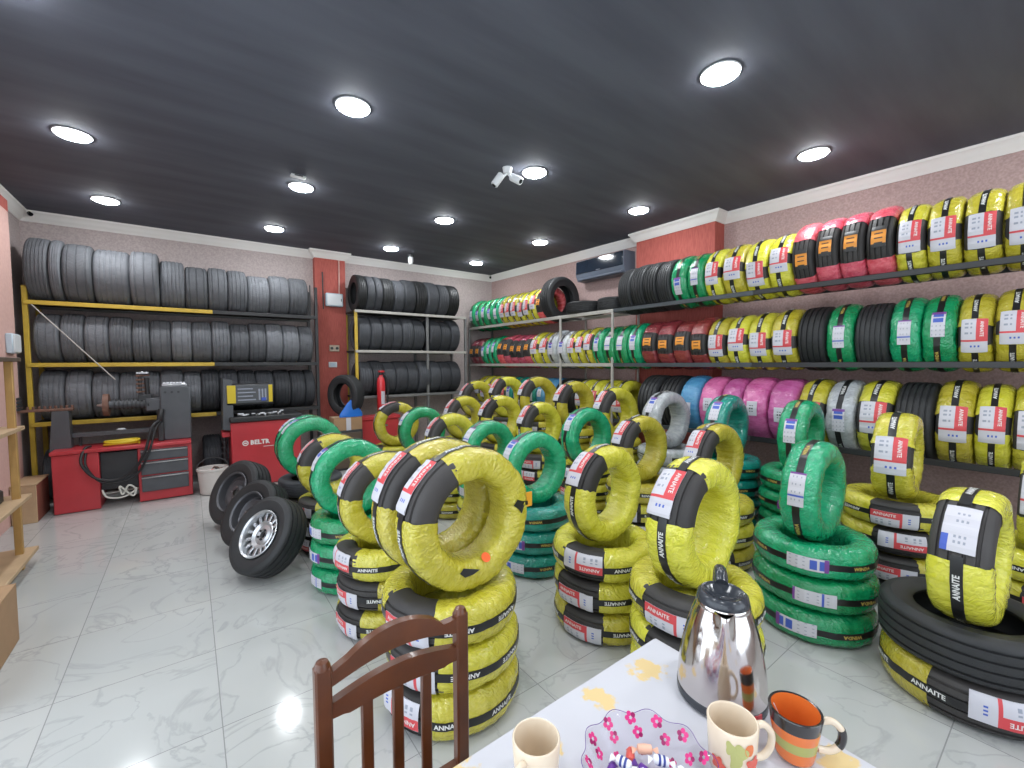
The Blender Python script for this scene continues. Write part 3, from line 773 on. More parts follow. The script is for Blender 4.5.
stack(R2, 3, 2.10, 3.16, 'YYG', .165, .56, S1('G', .54, .185, 150))
stack(R2, 4, 2.10, 3.83, 'YYY', .165, .56, S1('Y', .545, .185, 150))
stack(R2, 5, 2.13, 4.58, 'GYY', .165, .56, S1('G', .55, .185, 150))
stack(R2, 6, 2.08, 5.22, 'YYY', .165, .56, S1('Y', .565, .185, 120))
stack(R3, 1, 2.86, .925, 'GGG', .175, .60, S1('G', .57, .185, 168, 0, .05))
stack(R3, 2, 3.17, 1.68, 'YYY', .165, .57, S1('Y', .58, .19, 152))
stack(R3, 3, 3.15, 2.34, 'YYY', .165, .57, S1('Y', .58, .19, 150))
stack(R3, 4, 3.20, 3.02, 'YYY', .165, .57, S1('G', .59, .19, 150))
stack(R3, 5, 3.17, 3.72, 'YYY', .17, .57, S1('Y', .59, .19, 150))
stack(R3, 6, 3.13, 4.43, 'YYY', .175, .57, S1('Y', .61, .19, 150))
stack(R3, 7, 2.97, 5.06, 'YYY', .17, .57, S1('Y', .59, .19, 150))
stack(R3, 0, 2.77, .285, 'WK', .20, .62, S1('P', .585, .20, 150, 0, .055))
stack(R4, 0, 3.72, .10, 'YYY', .165, .57, S1('Y', .55, .19, 165))
stack(R4, 1, 3.60, .71, 'YYYY', .165, .57, S1('F', .55, .20, 172))
stack(R4, 2, 3.86, 1.34, 'GGGG', .165, .57, S1('G', .575, .19, 165))
stack(R4, 3, 3.87, 1.94, 'TTTT', .165, .57, S1('T', .58, .19, 150))
stack(R4, 4, 3.86, 2.55, 'SSSS', .165, .57, S1('S', .585, .19, 150))
stack(R4, 5, 3.86, 3.20, 'YYYY', .165, .57, S1('Y', .60, .19, 150))
stack(R4, 6, 3.86, 3.86, 'YYYY', .175, .57, S1('Y', .61, .19, 150))
stack(R4, 7, 3.86, 4.56, 'YYYY', .18, .57, S1('Y', .63, .19, 150))
stack(R4, 8, 3.82, 5.22, 'YYYY', .18, .57, S1('Y', .62, .19, 150))
stack(R4, 9, 3.72, 5.92, 'YYYY', .165, .57, S1('Y', .60, .19, 150))

# ------------------------------------------------------------------ wheels leaning against the stacks
def wheel(x, y, z_tilt, yaw, dia, w, style, label):
    lean = Matrix.Rotation(yaw, 4, 'Z') @ Matrix.Rotation(z_tilt, 4, 'X')     # face normal: local -Y before yaw, leaning back
    o = bpy.data.objects.new('car_wheel', None); COL.objects.link(o); o.empty_display_size = .1
    R = dia / 2
    low = R * cos(z_tilt) + w / 2 * abs(sin(z_tilt)) * .80
    o.matrix_world = Matrix.Translation((x, y, low)) @ lean @ A_STAND_Y
    tag(o, label, 'wheel', 'wheels leaning on the aisle stacks')
    s = dia / .57
    t = bpy.data.objects.new('tyre', PROTO['K'][0][0]); COL.objects.link(t); t.parent = o; t.scale = (s, s, w / .188)
    q = dia / .57 * .93; mt = M['alloy'] if style == 'alloy' else M['rim_dark']
    b = MB().lathe([(.178 * q, .084 * w / .188), (.186 * q, .090 * w / .188), (.180 * q, .094 * w / .188), (.168 * q, .085 * w / .188), (.160 * q, .05), (.150 * q, -.05), (.175 * q, -.09 * w / .188), (.182 * q, -.085 * w / .188)], mt, 48)
    b.build('rim', o, 30)
    d = MB()
    if style == 'alloy':
        n = 16
        d.lathe([(.026 * q, .03), (.028 * q, .05), (.050 * q, .056), (.075 * q, .048), (.100 * q, .060), (.108 * q, .056), (.10 * q, .03), (.026 * q, .03)], mt, 40)
        for i in range(n):
            T = Matrix.Rotation(2 * pi * i / n, 4, 'Z')
            d.box((.10 * q, -.0125, .030), (.165 * q, .0125, .054), mt, .005, T)
        for i in range(5):
            T = Matrix.Rotation(2 * pi * i / 5, 4, 'Z') @ Matrix.Translation((.038 * q, 0, .058))
            d.lathe([(0, .006), (.007, .006), (.008, -.004)], M['black_steel'], 10, T)
        d.lathe([(.0, .045), (.156 * q, .045)], M['rim_dark'], 32, Matrix.Translation((0, 0, -.04)))
        d.build('spoked_face', o, 30)
    else:
        d.lathe([(0.03, .05), (.055, .052), (.075, .03), (.11, .045), (.135, .025), (.158 * q, .03), (.158 * q, .01)], mt, 40)
        for i in range(4):
            T = Matrix.Rotation(pi / 2 * i, 4, 'Z') @ Matrix.Translation((.048, 0, .052))
            d.lathe([(0, .004), (.007, .004), (.009, -.003)], M['steel'], 10, T)
        d.build('rim_disc', o, 30)
    return o
wheel(.42, 3.48, rad(-32), rad(-62), .545, .19, 'alloy', 'leaning wheel with a silver slotted rim, frontmost of three on the aisle')
wheel(.40, 4.06, rad(-33), rad(-62), .55, .185, 'steel', 'leaning wheel with a dark steel rim, behind the silver-rimmed one')
wheel(.35, 4.70, rad(-26), rad(-62), .60, .19, 'steel', 'leaning wheel with grey rim ring, rearmost of three by the balancer')

# ------------------------------------------------------------------ tyre changer
tc = empty('tyre_changer', (-.55, 6.3, 0), 'red and grey tyre changing machine with drawers below the back rack', 'machine')
def part(b, name, root, smooth=40):
    o = b.build(name, root, smooth); local(o, root); return o
part(MB().box((-1.12, 6.14, .005), (-.775, 6.56, .60), M['mach_red'], .006), 'red_cabinet', tc)
part(MB().box((-.775, 6.20, .18), (-.47, 6.50, .58), M['mach_dark'], .006), 'recessed_panel', tc)
b = MB().box((-1.13, 6.12, .60), (0, 6.56, .64), M['mach_red'], .008); part(b, 'top_rail', tc)
dc = part(MB().box((-.47, 6.15, .01), (0, 6.56, .60), M['mach_red'], .006), 'drawer_cabinet', tc)
for k, (z0, z1) in enumerate(((.46, .575), (.30, .445), (.115, .285))):
    d = part(MB().box((-.445, 6.132, z0), (-.035, 6.155, z1), M['mach_grey'], .005), 'drawer', tc)
    h = MB().box((-.445, 6.118, z1 - .022), (-.035, 6.134, z1 - .008), M['steel'], .003).build('drawer_handle', d)
part(MB().box((-.27, 6.30, .64), (.01, 6.56, 1.26), M['mach_grey'], .012), 'column', tc)
part(MB().box((-.30, 6.26, .64), (-.24, 6.36, 1.0), M['mach_dark'], .01), 'slide_rail', tc)
b = MB().box((-.25, 6.32, 1.26), (-.02, 6.52, 1.285), M['steel'], .004)
for k in range(7): b.box((-.24 + k * .03, 6.34 + (k % 3) * .05, 1.284), (-.215 + k * .03, 6.40 + (k % 3) * .05, 1.30), M['candy_white'], .002)
part(b, 'column_top_plate', tc)
for k in range(3): part(MB().tube([(-.22 + k * .06, 6.296, 1.19), (-.22 + k * .06, 6.303, 1.19)], .012, M['mach_dark'], 12), 'indicator_hole', tc)
b = MB().tube([(-.72, 6.38, 1.07), (-.27, 6.38, 1.06)], .045, M['mach_grey'], 16)
for k in range(9): b.tube([(-.66 + k * .035, 6.38, 1.07), (-.645 + k * .035, 6.38, 1.07)], .058, M['mach_dark'], 16)
part(b, 'screw_arm', tc)
b = MB().tube([(-.745, 6.38, 1.07), (-.70, 6.38, 1.07)], [.12, .12], M['rust'], 24); b.tube([(-.80, 6.38, 1.07), (-.74, 6.38, 1.07)], [.008, .03], M['steel'], 12)
part(b, 'clamp_disc', tc)
b = MB().box((-.46, 6.34, 1.10), (-.34, 6.44, 1.17), M['mach_dark'], .008)
b.tube([(-.44, 6.39, 1.15), (-.44, 6.39, 1.42)], .018, M['mach_dark'], 10); b.tube([(-.38, 6.39, 1.15), (-.38, 6.39, 1.36)], .022, M['black_steel'], 10)
b.box((-.47, 6.36, 1.40), (-.36, 6.42, 1.425), M['steel'], .004)
for k in range(5): b.tube([(-.47, 6.36, 1.2 + k * .045), (-.36, 6.42, 1.205 + k * .045)], .010, M['rust'], 6)
part(b, 'tool_head', tc)
part(MB().box((-.40, 6.33, .98), (-.24, 6.45, 1.13), M['mach_grey'], .012), 'arm_block', tc)
b = MB().prism([(-1.16, .62), (-1.0, .62), (-1.01, 1.03), (-1.13, 1.03)], 6.33, 6.47, M['mach_grey']); part(b, 'support_column', tc, 30)
b = MB().box((-1.40, 6.36, 1.03), (-.98, 6.44, 1.055), M['rust'], .004)
for k in range(11): b.tube([(-1.39 + k * .04, 6.40, 1.05), (-1.39 + k * .04, 6.40, 1.085)], .011, M['rust'], 8)
part(b, 'toothed_arm', tc)
b = MB()
for k in range(4): b.tube([(-1.39, 6.40, 1.05 + k * .035), (-1.39, 6.40, 1.075 + k * .035)], .055 - .004 * k, M['black_steel'], 16)
part(b, 'spring_buffer', tc)
b = MB().box((-1.0, 6.38, .74), (-.33, 6.54, .755), M['mach_grey'], .003); b.box((-1.0, 6.375, .74), (-.33, 6.385, .79), M['mach_grey'], .003)
tr = part(b, 'tool_tray', tc)
for x in (-.95, -.38): part(MB().box((x - .012, 6.45, .63), (x + .012, 6.474, .745), M['mach_dark'], .002), 'tray_support', tc)
rr = random.Random(4)
b = MB()
for k in range(6):
    x = -.95 + k * .095; b.tube([(x, 6.42, .765), (x + .05, 6.50, .768)], .007, M['mach_dark'] if k % 2 else M['steel'], 8)
tag(part(b, 'loose_tools', tc), 'tools', 'tools') if False else part(b, 'hand_tools', tc)
b = MB()
b.lathe([(0, .03), (.03, .04), (.05, .02), (.05, 0), (0, 0)], M['candy_white'], 12, Matrix.Translation((-.62, 6.45, .757)))
o = b.build('rag'); tag(o, 'white rag bundle lying in the tool tray of the tyre changer', 'rag')
def loop(cx, cy, z, r, n, m, rad_, name):
    pts = []
    for k in range(n * 24 + 1):
        a = 2 * pi * k / 24; q = r * (1 + .12 * sin(a * .37 + 1)); pts.append((cx + q * 1.5 * cos(a), cy + q * .7 * sin(a), z + .010 * k / 24 + .006 * sin(a * 1.7)))
    return MB().tube(pts, rad_, m, 8)
o = loop(-.60, 6.24, .654, .085, 4, M['hose_yellow'], .013, 'x').build('air_hose'); tag(o, 'coiled yellow air hose lying on the red top rail of the tyre changer', 'hose')
def cab(pts, n=24):
    P = [Vector(p) for p in pts]; out = []
    for i in range(len(P) - 1):
        p0, p1, p2, p3 = P[max(i - 1, 0)], P[i], P[i + 1], P[min(i + 2, len(P) - 1)]
        for k in range(n if i == len(P) - 2 else n):
            t = k / n; out.append(.5 * ((2 * p1) + (-p0 + p2) * t + (2 * p0 - 5 * p1 + 4 * p2 - p3) * t * t + (-p0 + 3 * p1 - 3 * p2 + p3) * t ** 3))
    return out + [P[-1]]
b = MB().tube(cab([(-.25, 6.27, .90), (-.34, 6.15, .82), (-.40, 6.09, .58), (-.50, 6.09, .38), (-.64, 6.09, .30), (-.80, 6.09, .34), (-.90, 6.09, .50), (-.88, 6.14, .64), (-.84, 6.2, .66)], 10), .013, M['cable_black'], 8)
b.tube(cab([(-.25, 6.27, .88), (-.31, 6.17, .80), (-.37, 6.10, .56), (-.47, 6.10, .34), (-.62, 6.10, .27), (-.77, 6.10, .30), (-.87, 6.10, .48), (-.86, 6.15, .64)], 10), .011, M['cable_black'], 8)
part(b, 'black_hose', tc)
b = MB().tube(cab([(-.76, 6.13, .20), (-.72, 6.11, .12), (-.60, 6.12, .10), (-.50, 6.13, .16), (-.55, 6.11, .22), (-.60, 6.11, .13), (-.62, 6.11, .22), (-.52, 6.12, .10), (-.49, 6.14, .18)], 8), .009, M['cable_white'], 8)
b.tube([(-.775, 6.3, .12), (-.47, 6.3, .14)], .012, M['cable_white'], 8)
part(b, 'white_cable', tc)
part(MB().tube(cab([(-.28, 6.27, .86), (-.27, 6.24, .92), (-.26, 6.26, 1.0)], 6), .03, M['black_steel'], 10), 'valve', tc)

# leaning rod across the rack front
o = MB().tube([(-1.29, 6.645, 2.14), (-.66, 6.55, 1.34)], .006, M['light_paint'], 8).build('metal_rod'); tag(o, 'thin pale metal rod leaning across the back rack above the tyre changer', 'rod')

# ------------------------------------------------------------------ wheel balancer
wb = empty('wheel_balancer', (.72, 6.4, 0), 'red wheel balancing machine with grey display panel and weight tray', 'machine')
part(MB().box((.385, 6.15, .005), (1.15, 6.62, .80), M['mach_red'], .012), 'red_body', wb)
part(MB().box((.375, 6.12, .80), (1.17, 6.64, .865), M['black_steel'], .012), 'weight_tray', wb)
b = MB(); rr = random.Random(9)
for k in range(26):
    x = .42 + rr.random() * .55; y = 6.16 + rr.random() * .20; a = rr.random() * 3
    b.box((-.022, -.007, 0), (.022, .007, .016), M['candy_white'] if k % 3 else M['steel'], .003, Matrix.Translation((x, y, .865 + .012 * (k % 3))) @ Matrix.Rotation(a, 4, 'Z'))
o = b.build('balance_weights'); tag(o, 'heap of small silver balance weights in the tray of the wheel balancer', 'balance weights'); o['kind'] = 'stuff'
b = MB().prism([(.31, .72), (.42, .70), (.42, 1.31), (.33, 1.33)], 6.20, 6.60, M['mach_grey']); part(b, 'side_panel', wb, 30)
hd = part(MB().box((.345, 6.20, 1.0), (.86, 6.52, 1.26), M['black_steel'], .015), 'display_head', wb)
b = MB().box((.36, 6.185, 1.03), (.845, 6.205, 1.25), M['mach_grey'], .004)
b.box((.362, 6.180, 1.032), (.45, 6.187, 1.248), M['hose_yellow'], .002); b.box((.80, 6.180, 1.032), (.843, 6.187, 1.248), M['hose_yellow'], .002)
for k in range(3): b.box((.69 + k * .033, 6.180, 1.06), (.71 + k * .033, 6.187, 1.20), M['grey_print'], .001)
b.box((.72, 6.178, 1.05), (.77, 6.187, 1.09), M['blue_print'], .001)
for k in range(4): b.box((.47, 6.180, 1.06 + k * .045), (.66 - .03 * (k % 2), 6.187, 1.075 + k * .045), M['grey_print'], .001)
dp = part(b, 'display_panel', wb)
part(MB().box((.30, 6.25, .62), (.385, 6.5, .68), M['mach_red'], .006), 'shaft_bracket', wb)
b = MB().tube([(.33, 6.36, .62), (.33, 6.36, .30)], .022, M['black_steel'], 10)
for k in range(4): b.tube([(.33, 6.36, .56 - k * .07), (.33, 6.36, .54 - k * .07)], .035, M['mach_dark'], 10)
part(b, 'cone_post', wb)
tv, tf = text_geo('BELTR', .075, .003)
b = MB().add([(.685 + x, 6.148, .54 + y) for x, y, _ in tv], tf, M['letters_white'])
b.add([(.53 + .033 * cos(a) , 6.1475, .54 + .033 * sin(a)) for a in [2 * pi * k / 20 for k in range(20)]], [list(range(20))], M['letters_white'])
b.add([(.53 + .022 * cos(a) , 6.146, .54 + .022 * sin(a)) for a in [2 * pi * k / 20 for k in range(20)]], [list(range(20))], M['mach_red'])
b.box((.515, 6.144, .532), (.545, 6.147, .548), M['letters_white'], 0)
b.box((.72, 6.146, .478), (.86, 6.149, .484), M['letters_white'], 0)
part(b, 'logo', wb)
# red hood of the balancer, seen behind
b = MB().grid(lambda u, v: (.02 + .30 * u, 6.60 - .06 * sin(pi * u) - .10 * v, .55 + .35 * sin(pi * (.15 + .7 * u)) * (1 - .5 * v)), 14, 6, M['mach_red']); part(b, 'wheel_hood', wb) if False else None

# bucket
bk = empty('bucket', (.19, 6.12, 0), 'white plastic bucket with wire handle between the two red machines', 'bucket')
b = MB().lathe([(0, .006), (.118, .006), (.125, .01), (.148, .27), (.156, .275), (.158, .30), (.150, .302), (.143, .27), (.118, .03), (0, .03)], M['bucket'], 36); b.build('bucket_body', bk)
MB().tube([(.155 * cos(a), -.02 + .03 * sin(a), .29 + .125 * sin(a)) for a in [pi * k / 20 for k in range(21)]], .006, M['black_steel'], 6).build('wire_handle', bk)
b = MB(); rr = random.Random(2)
for k in range(14):
    a = rr.random() * 6.28; q = rr.random() * .09; T = Matrix.Translation((.19 + q * cos(a), 6.12 + q * sin(a), .245 + .03 * rr.random())) @ Matrix.Rotation(rr.random() * 3, 4, 'Z') @ Matrix.Rotation(rr.random(), 4, 'X')
    b.box((-.035, -.02, -.02), (.035, .02, .02), [M['candy_red'], M['mach_dark'], M['bucket'], M['rust']][k % 4], .008, T)
o = b.build('scrap_rubble'); tag(o, 'red and black scraps filling the white bucket', 'scraps'); o['kind'] = 'stuff'

# ------------------------------------------------------------------ left side: wooden shelf, boxes, wall box
ws = empty('wooden_shelf', (-1.2, 4.3, 0), 'open wooden shelf of raw boards on pale posts along the left wall', 'shelf')
for z, m, x1 in ((.12, 'board', -.965), (.53, 'board', -.985), (1.05, 'board', -1.0), (1.56, 'board_dark', -1.0)):
    part(MB().box((-1.235, 3.92, z - .03), (x1, 4.80, z), M[m], .004), 'board', ws)
for x, y in ((-1.035, 4.66), (-1.215, 4.66), (-1.035, 3.98), (-1.215, 3.98)):
    if y < 4.2 and x > -1.1: continue
    part(MB().box((x - .02, y - .02, 0), (x + .02, y + .02, 1.56), M['post_wood'], .003), 'post', ws)
o = MB().box((-1.20, 4.50, .53), (-1.08, 4.60, .62), M['mach_dark'], .01).build('dark_case'); tag(o, 'small dark case lying on the second board of the wooden shelf', 'case')
def carton(name, lo, hi, m, label, tape=True):
    e = empty(name, ((lo[0] + hi[0]) / 2, (lo[1] + hi[1]) / 2, lo[2]), label, 'box')
    part(MB().box(lo, hi, m, .004), 'box_body', e)
    cy = (lo[1] + hi[1]) / 2
    for y0, y1 in ((lo[1], cy - .003), (cy + .003, hi[1])): part(MB().box((lo[0], y0, hi[2]), (hi[0], y1, hi[2] + .006), m, .001), 'flap', e)
    if tape:
        part(MB().box((lo[0] - .001, cy - .025, hi[2] + .0055), (hi[0] + .001, cy + .025, hi[2] + .007), M['beige_plastic'], 0), 'packing_tape', e)
    return e
carton('cardboard_box', (-1.24, 2.75, 0), (-.79, 3.47, .31), M['cardboard'], 'brown cardboard box on the floor in front of the wooden shelf')
e = empty('wooden_crate', (-1.29, 6.2, 0), 'wide red-brown crate on the floor between the wooden shelf and the tyre changer', 'crate')
part(MB().box((-1.37, 6.0, 0), (-1.20, 6.44, .36), M['cardboard_red'], .005), 'crate_side', e)
part(MB().box((-1.37, 5.985, .0), (-1.20, 6.002, .36), M['board'], .003), 'front_board', e)
part(MB().box((-1.372, 5.98, .36), (-1.195, 6.45, .375), M['board'], .003), 'lid', e)
e = empty('wall_mounted_junction_box', (-1.37, 6.27, 1.72), 'grey plastic junction box on the pink pilaster above the wooden shelf', 'junction box')
part(MB().box((-1.375, 6.14, 1.62), (-1.325, 6.37, 1.81), M['mach_grey'] if False else M['pale_blue_box'], .008), 'housing', e)
part(MB().box((-1.327, 6.15, 1.63), (-1.317, 6.36, 1.80), M['white_plastic'], .004), 'cover', e)

# ------------------------------------------------------------------ things on the back pillar
yp = YB - PB[2]
e = empty('wall_mounted_meter_box', (1.85, yp, 2.5), 'pale rectangular meter box mounted high on the red back pillar', 'box')
part(MB().box((1.735, yp - .09, 2.40), (1.985, yp, 2.60), M['pale_blue_box'], .008), 'housing', e)
part(MB().box((1.75, yp - .098, 2.415), (1.97, yp - .088, 2.585), M['white_plastic'], .004), 'cover', e)
part(MB().box((1.95, yp - .103, 2.48), (1.96, yp - .096, 2.52), M['mach_dark'], .002), 'latch', e)
e = empty('wall_socket', (1.86, yp, 1.745), 'beige double socket on the red back pillar below the meter box', 'socket')
part(MB().box((1.78, yp - .03, 1.70), (1.93, yp, 1.80), M['beige_plastic'], .006), 'plate', e)
for x in (1.815, 1.892): part(MB().tube([(x, yp - .034, 1.75), (x, yp - .028, 1.75)], .022, M['mach_dark'], 14), 'outlet', e)
e = empty('light_switch', (1.82, yp, 1.49), 'white light switch on the red back pillar, below the beige socket', 'switch')
part(MB().box((1.765, yp - .022, 1.45), (1.89, yp, 1.535), M['white_plastic'], .005), 'plate', e)
part(MB().box((1.785, yp - .03, 1.465), (1.87, yp - .02, 1.52), M['pale_blue_box'], .004), 'rocker', e)
o = MB().tube([(1.70, yp - .05, 2.35), (1.70, yp - .03, 2.92)], .010, M['black_steel'], 8).build('wall_mounted_rod'); tag(o, 'thin black rod standing upright in front of the red back pillar', 'rod')
o = MB().tube([(1.95, yp - .012, 2.60), (1.955, yp - .012, 3.13)], .010, M['wall_pink'], 8).build('cable_conduit'); tag(o, 'thin pink conduit running up the red back pillar from the meter box', 'conduit')

# box, bag and tyre in front of the pillar
e = empty('storage_cabinet', (1.80, 6.42, 0), 'low dark cabinet in front of the red pillar carrying a cardboard box', 'cabinet')
part(MB().box((1.58, 6.26, 0), (1.99, 6.56, .56), M['mach_dark'], .008), 'body', e)
part(MB().box((1.60, 6.248, .03), (1.97, 6.262, .53), M['board_dark'], .005), 'door', e)
cb = carton('cardboard_box', (1.60, 6.28, .56), (1.99, 6.54, .74), M['cardboard'], 'small cardboard box with a white strip on the low dark cabinet')
part(MB().box((1.765, 6.272, .50 + .06), (1.83, 6.28, .74), M['paper'], .001), 'paper_strip', cb)
tyre('K', (1.83, 6.50, .747 + .30), Matrix.Rotation(rad(-62), 4, 'Z') @ A_STAND_Y, .2, .60, .17, 'bare black tyre standing on the cardboard box in front of the red pillar', 'tyre')
b = MB()
vs = []
def bagf(u, v):
    a = u * 2 * pi; h = v; r = (.13 * (1 - h ** 1.5) + .012) * (1 + .18 * noise.noise(Vector((cos(a) * 1.7, sin(a) * 1.7, h * 3))))
    return (1.85 + r * 1.15 * cos(a), 6.30 + r * .20 * sin(a), .748 + h * .24)
b.grid(bagf, 28, 12, M['bag_blue']); o = b.build('plastic_bag', smooth=60); tag(o, 'crumpled blue plastic bag on the cardboard box beside the black tyre', 'bag')

# fire extinguisher hanging on the narrow rack
e = empty('fire_extinguisher', (2.38, 6.56, .72), 'tall red fire extinguisher with a white tag, before the narrow rack', 'fire extinguisher')
part(MB().lathe([(0, .01), (.05, .0), (.062, .015), (.062, .50), (.05, .56), (.03, .585), (.026, .62), (0, .62)], M['ext_red'], 24, Matrix.Translation((2.38, 6.56, .72))), 'cylinder', e)
part(MB().tube([(2.38, 6.56, 1.33), (2.38, 6.56, 1.40)], .03, M['black_steel'], 12).box((2.34, 6.50, 1.37), (2.42, 6.58, 1.395), M['ext_red'], .006), 'valve', e)
part(MB().tube(cab([(2.40, 6.53, 1.36), (2.46, 6.50, 1.25), (2.462, 6.50, 1.0), (2.45, 6.50, .85)], 8), .012, M['black_steel'], 8), 'hose', e)
part(MB().lathe([(.0635, .16), (.0635, .36)], M['paper'], 10, Matrix.Translation((2.38, 6.56, .72)), th0=-1.9, th1=-.9), 'paper_tag', e)
e = empty('tool_chest', (2.30, 6.50, 0), 'red metal tool chest under the fire extinguisher by the narrow rack', 'chest')
part(MB().box((2.02, 6.42, 0), (2.60, 6.64, .66), M['mach_red'], .01), 'body', e)
part(MB().box((2.00, 6.40, .66), (2.62, 6.65, .715), M['mach_red'], .008), 'lid', e)
part(MB().box((2.20, 6.405, .55), (2.42, 6.42, .58), M['steel'], .004), 'handle', e)

# ------------------------------------------------------------------ air conditioner
e = empty('wall_mounted_air_conditioner', (5.0, 4.35, 2.75), 'glossy black split air conditioner high on the right wall beside the red pillar', 'air conditioner')
prof = [(5.12, 2.755), (5.12, 3.065), (4.90, 3.065), (4.865, 3.05), (4.855, 2.85), (4.90, 2.755)]
part(MB().prism(prof, 3.90, 4.82, M['ac_grey']), 'housing', e, 30)
part(MB().box((4.843, 3.915, 2.855), (4.868, 4.805, 3.047), M['ac'], .008), 'front_panel', e)
T = Matrix.Translation((4.885, 0, 2.79)) @ Matrix.Rotation(rad(-35), 4, 'Y')
part(MB().box((-.05, 3.94, -.008), (.035, 4.78, .008), M['ac_grey'], .003, T), 'louvre', e)
part(MB().box((4.840, 4.32, 2.86), (4.845, 4.40, 2.872), M['ac_grey'], .001), 'badge', e)

# ------------------------------------------------------------------ little ceiling things
e = empty('security_camera', (2.35, 3.19, ZC), 'pair of small white spot cameras hanging from the ceiling beside a light', 'camera')
part(MB().tube([(2.35, 3.19, ZC), (2.35, 3.19, ZC - .05)], [.045, .035], M['white_plastic'], 20), 'mount', e)
part(MB().tube([(2.35, 3.19, ZC - .045), (2.40, 3.17, ZC - .09)], .012, M['white_plastic'], 10).tube([(2.35, 3.19, ZC - .045), (2.29, 3.21, ZC - .10)], .012, M['white_plastic'], 10), 'bracket', e)
for d, p in (((.25, -.8, -.55), (2.42, 3.16, ZC - .09)), ((-.5, .3, -.8), (2.27, 3.22, ZC - .11))):
    d = Vector(d).normalized(); p = Vector(p)
    hd = part(MB().tube([p - d * .055, p - d * .05, p + d * .06, p + d * .065], [.026, .034, .034, .029], M['white_plastic'], 20), 'camera_head', e)
    MB().tube([p + d * .064, p + d * .069], .02, M['glass_dark'], 16).build('lens', hd)
e = empty('ceiling_sensor', (2.92, 6.60, ZC), 'small white dome sensor on the ceiling near the back wall', 'sensor')
part(MB().tube([(2.92, 6.6, ZC), (2.92, 6.6, ZC - .04)], .05, M['mach_dark'], 20), 'base', e)
part(MB().lathe([(0, -.16), (.03, -.15), (.042, -.10), (.04, -.04), (0, -.04)], M['white_plastic'], 20, Matrix.Translation((2.92, 6.6, ZC))), 'dome', e)
e = empty('smoke_detector', (.88, 4.46, ZC), 'small flat white detector on the ceiling next to the second-row light', 'detector')
part(MB().box((.81, 4.43, ZC - .02), (.94, 4.49, ZC), M['white_plastic'], .006), 'housing', e)
part(MB().box((.84, 4.425, ZC - .016), (.91, 4.431, ZC - .006), M['mach_dark'], .001), 'slot', e)
for x, y, l in ((XL + .10, YB - .09, 'small black sensor on the crown moulding in the left back corner'), (wall_x(YB) - .09, YB - .09, 'small black sensor on the crown moulding above the far right corner')):
    o = MB().tube([(x, y, ZC - .04), (x + (.015 if x < 0 else -.015), y - .02, ZC - .055)], .022, M['glass_dark'], 14).build('corner_sensor'); tag(o, l, 'sensor')

# ------------------------------------------------------------------ table, cloth and what stands on it
TX0, TX1, TY0, TY1, TZ = .06, .990, -.62, .678, .742
t = empty('dining_table', ((TX0 + TX1) / 2, 0, 0), 'dining table under a white flowered tablecloth beside the dark wooden chair', 'table')
part(MB().box((TX0, TY0, TZ - .03), (TX1, TY1, TZ), M['wood_dark'], .006), 'table_top', t)
part(MB().box((TX0 + .05, TY0 + .05, TZ - .11), (TX1 - .05, TY1 - .05, TZ - .03), M['wood_dark'], .004), 'apron', t)
for x in (TX0 + .07, TX1 - .07):
    for y in (TY0 + .07, TY1 - .07): part(MB().box((x - .03, y - .03, 0), (x + .03, y + .03, TZ - .03), M['wood_dark'], .006), 'leg', t)
def cloth():
    b = MB(); m = M['cloth']; drop = .20; nx, ny, nd = 60, 72, 8
    r = .012; ex = .010
    # plan coordinate runs past the edge; the part beyond the edge hangs down with folds
    def P(u, v):
        x = TX0 - ex - drop + u * (TX1 - TX0 + 2 * (drop + ex)); y = TY0 - ex - drop + v * (TY1 - TY0 + 2 * (drop + ex))
        cx = min(max(x, TX0 - ex), TX1 + ex); cy = min(max(y, TY0 - ex), TY1 + ex)
        dx, dy = x - cx, y - cy; d = hypot(dx, dy)
        z = TZ + .006 + .0022 * noise.noise(Vector((x * 7, y * 7, 0)))
        if d > 0:
            z = TZ + .006 - d
            f = min(1, d / .1) * .014 * (1 + sin((cx - cy) * 38 + 3 * noise.noise(Vector((x * 3, y * 3, 2)))))
            nx_, ny_ = (dx / d, dy / d); return (cx + nx_ * f, cy + ny_ * f, z)
        return (cx, cy, z)
    us = sorted(set([i / nx for i in range(nx + 1)])); 
    b.grid(P, 96, 110, m)
    return b.build('tablecloth', smooth=60)
tag(cloth(), 'white tablecloth with yellow flower patches covering the dining table', 'tablecloth')
TT = TZ + .0085

# kettle
kx, ky = .942, .474
e = empty('electric_kettle', (kx, ky, TT), 'polished steel electric kettle with black lid on the white tablecloth', 'kettle')
K = Matrix.Translation((kx, ky, TT))
part(MB().lathe([(0, 0), (.088, 0), (.0935, .004), (.0935, .020), (.092, .022), (0, .022)], M['kettle_black'], 48, K), 'base_ring', e)
part(MB().lathe([(.0925, .002), (.0945, .004), (.0945, .019), (.0925, .021)], M['kettle_red'], 20, K, th0=rad(205), th1=rad(262)), 'red_strip', e)
b = MB()
pr = [(.0925, .022), (.0918, .04), (.0885, .08), (.0815, .12), (.0735, .155), (.0645, .185), (.0560, .207), (.0515, .214), (.050, .216)]
n = 64; vs = []; fs = []; sp = rad(211)                 # direction of the spout
for i in range(n):
    a = 2 * pi * i / n; da = (a - sp + pi) % (2 * pi) - pi
    for r, z in pr:
        f = max(0, (z - .13) / .085); q = max(0, 1 - abs(da) / (.10 + .32 * f)) if z > .13 else 0
        rr_ = r + .030 * q * f ** 1.2
        vs.append((rr_ * cos(a), rr_ * sin(a), z))
k = len(pr)
for i in range(n):
    for q in range(k - 1): fs.append((i * k + q, ((i + 1) % n) * k + q, ((i + 1) % n) * k + q + 1, i * k + q + 1))
b.add(vs, fs, M['chrome'], K); part(b, 'steel_body', e, 50)
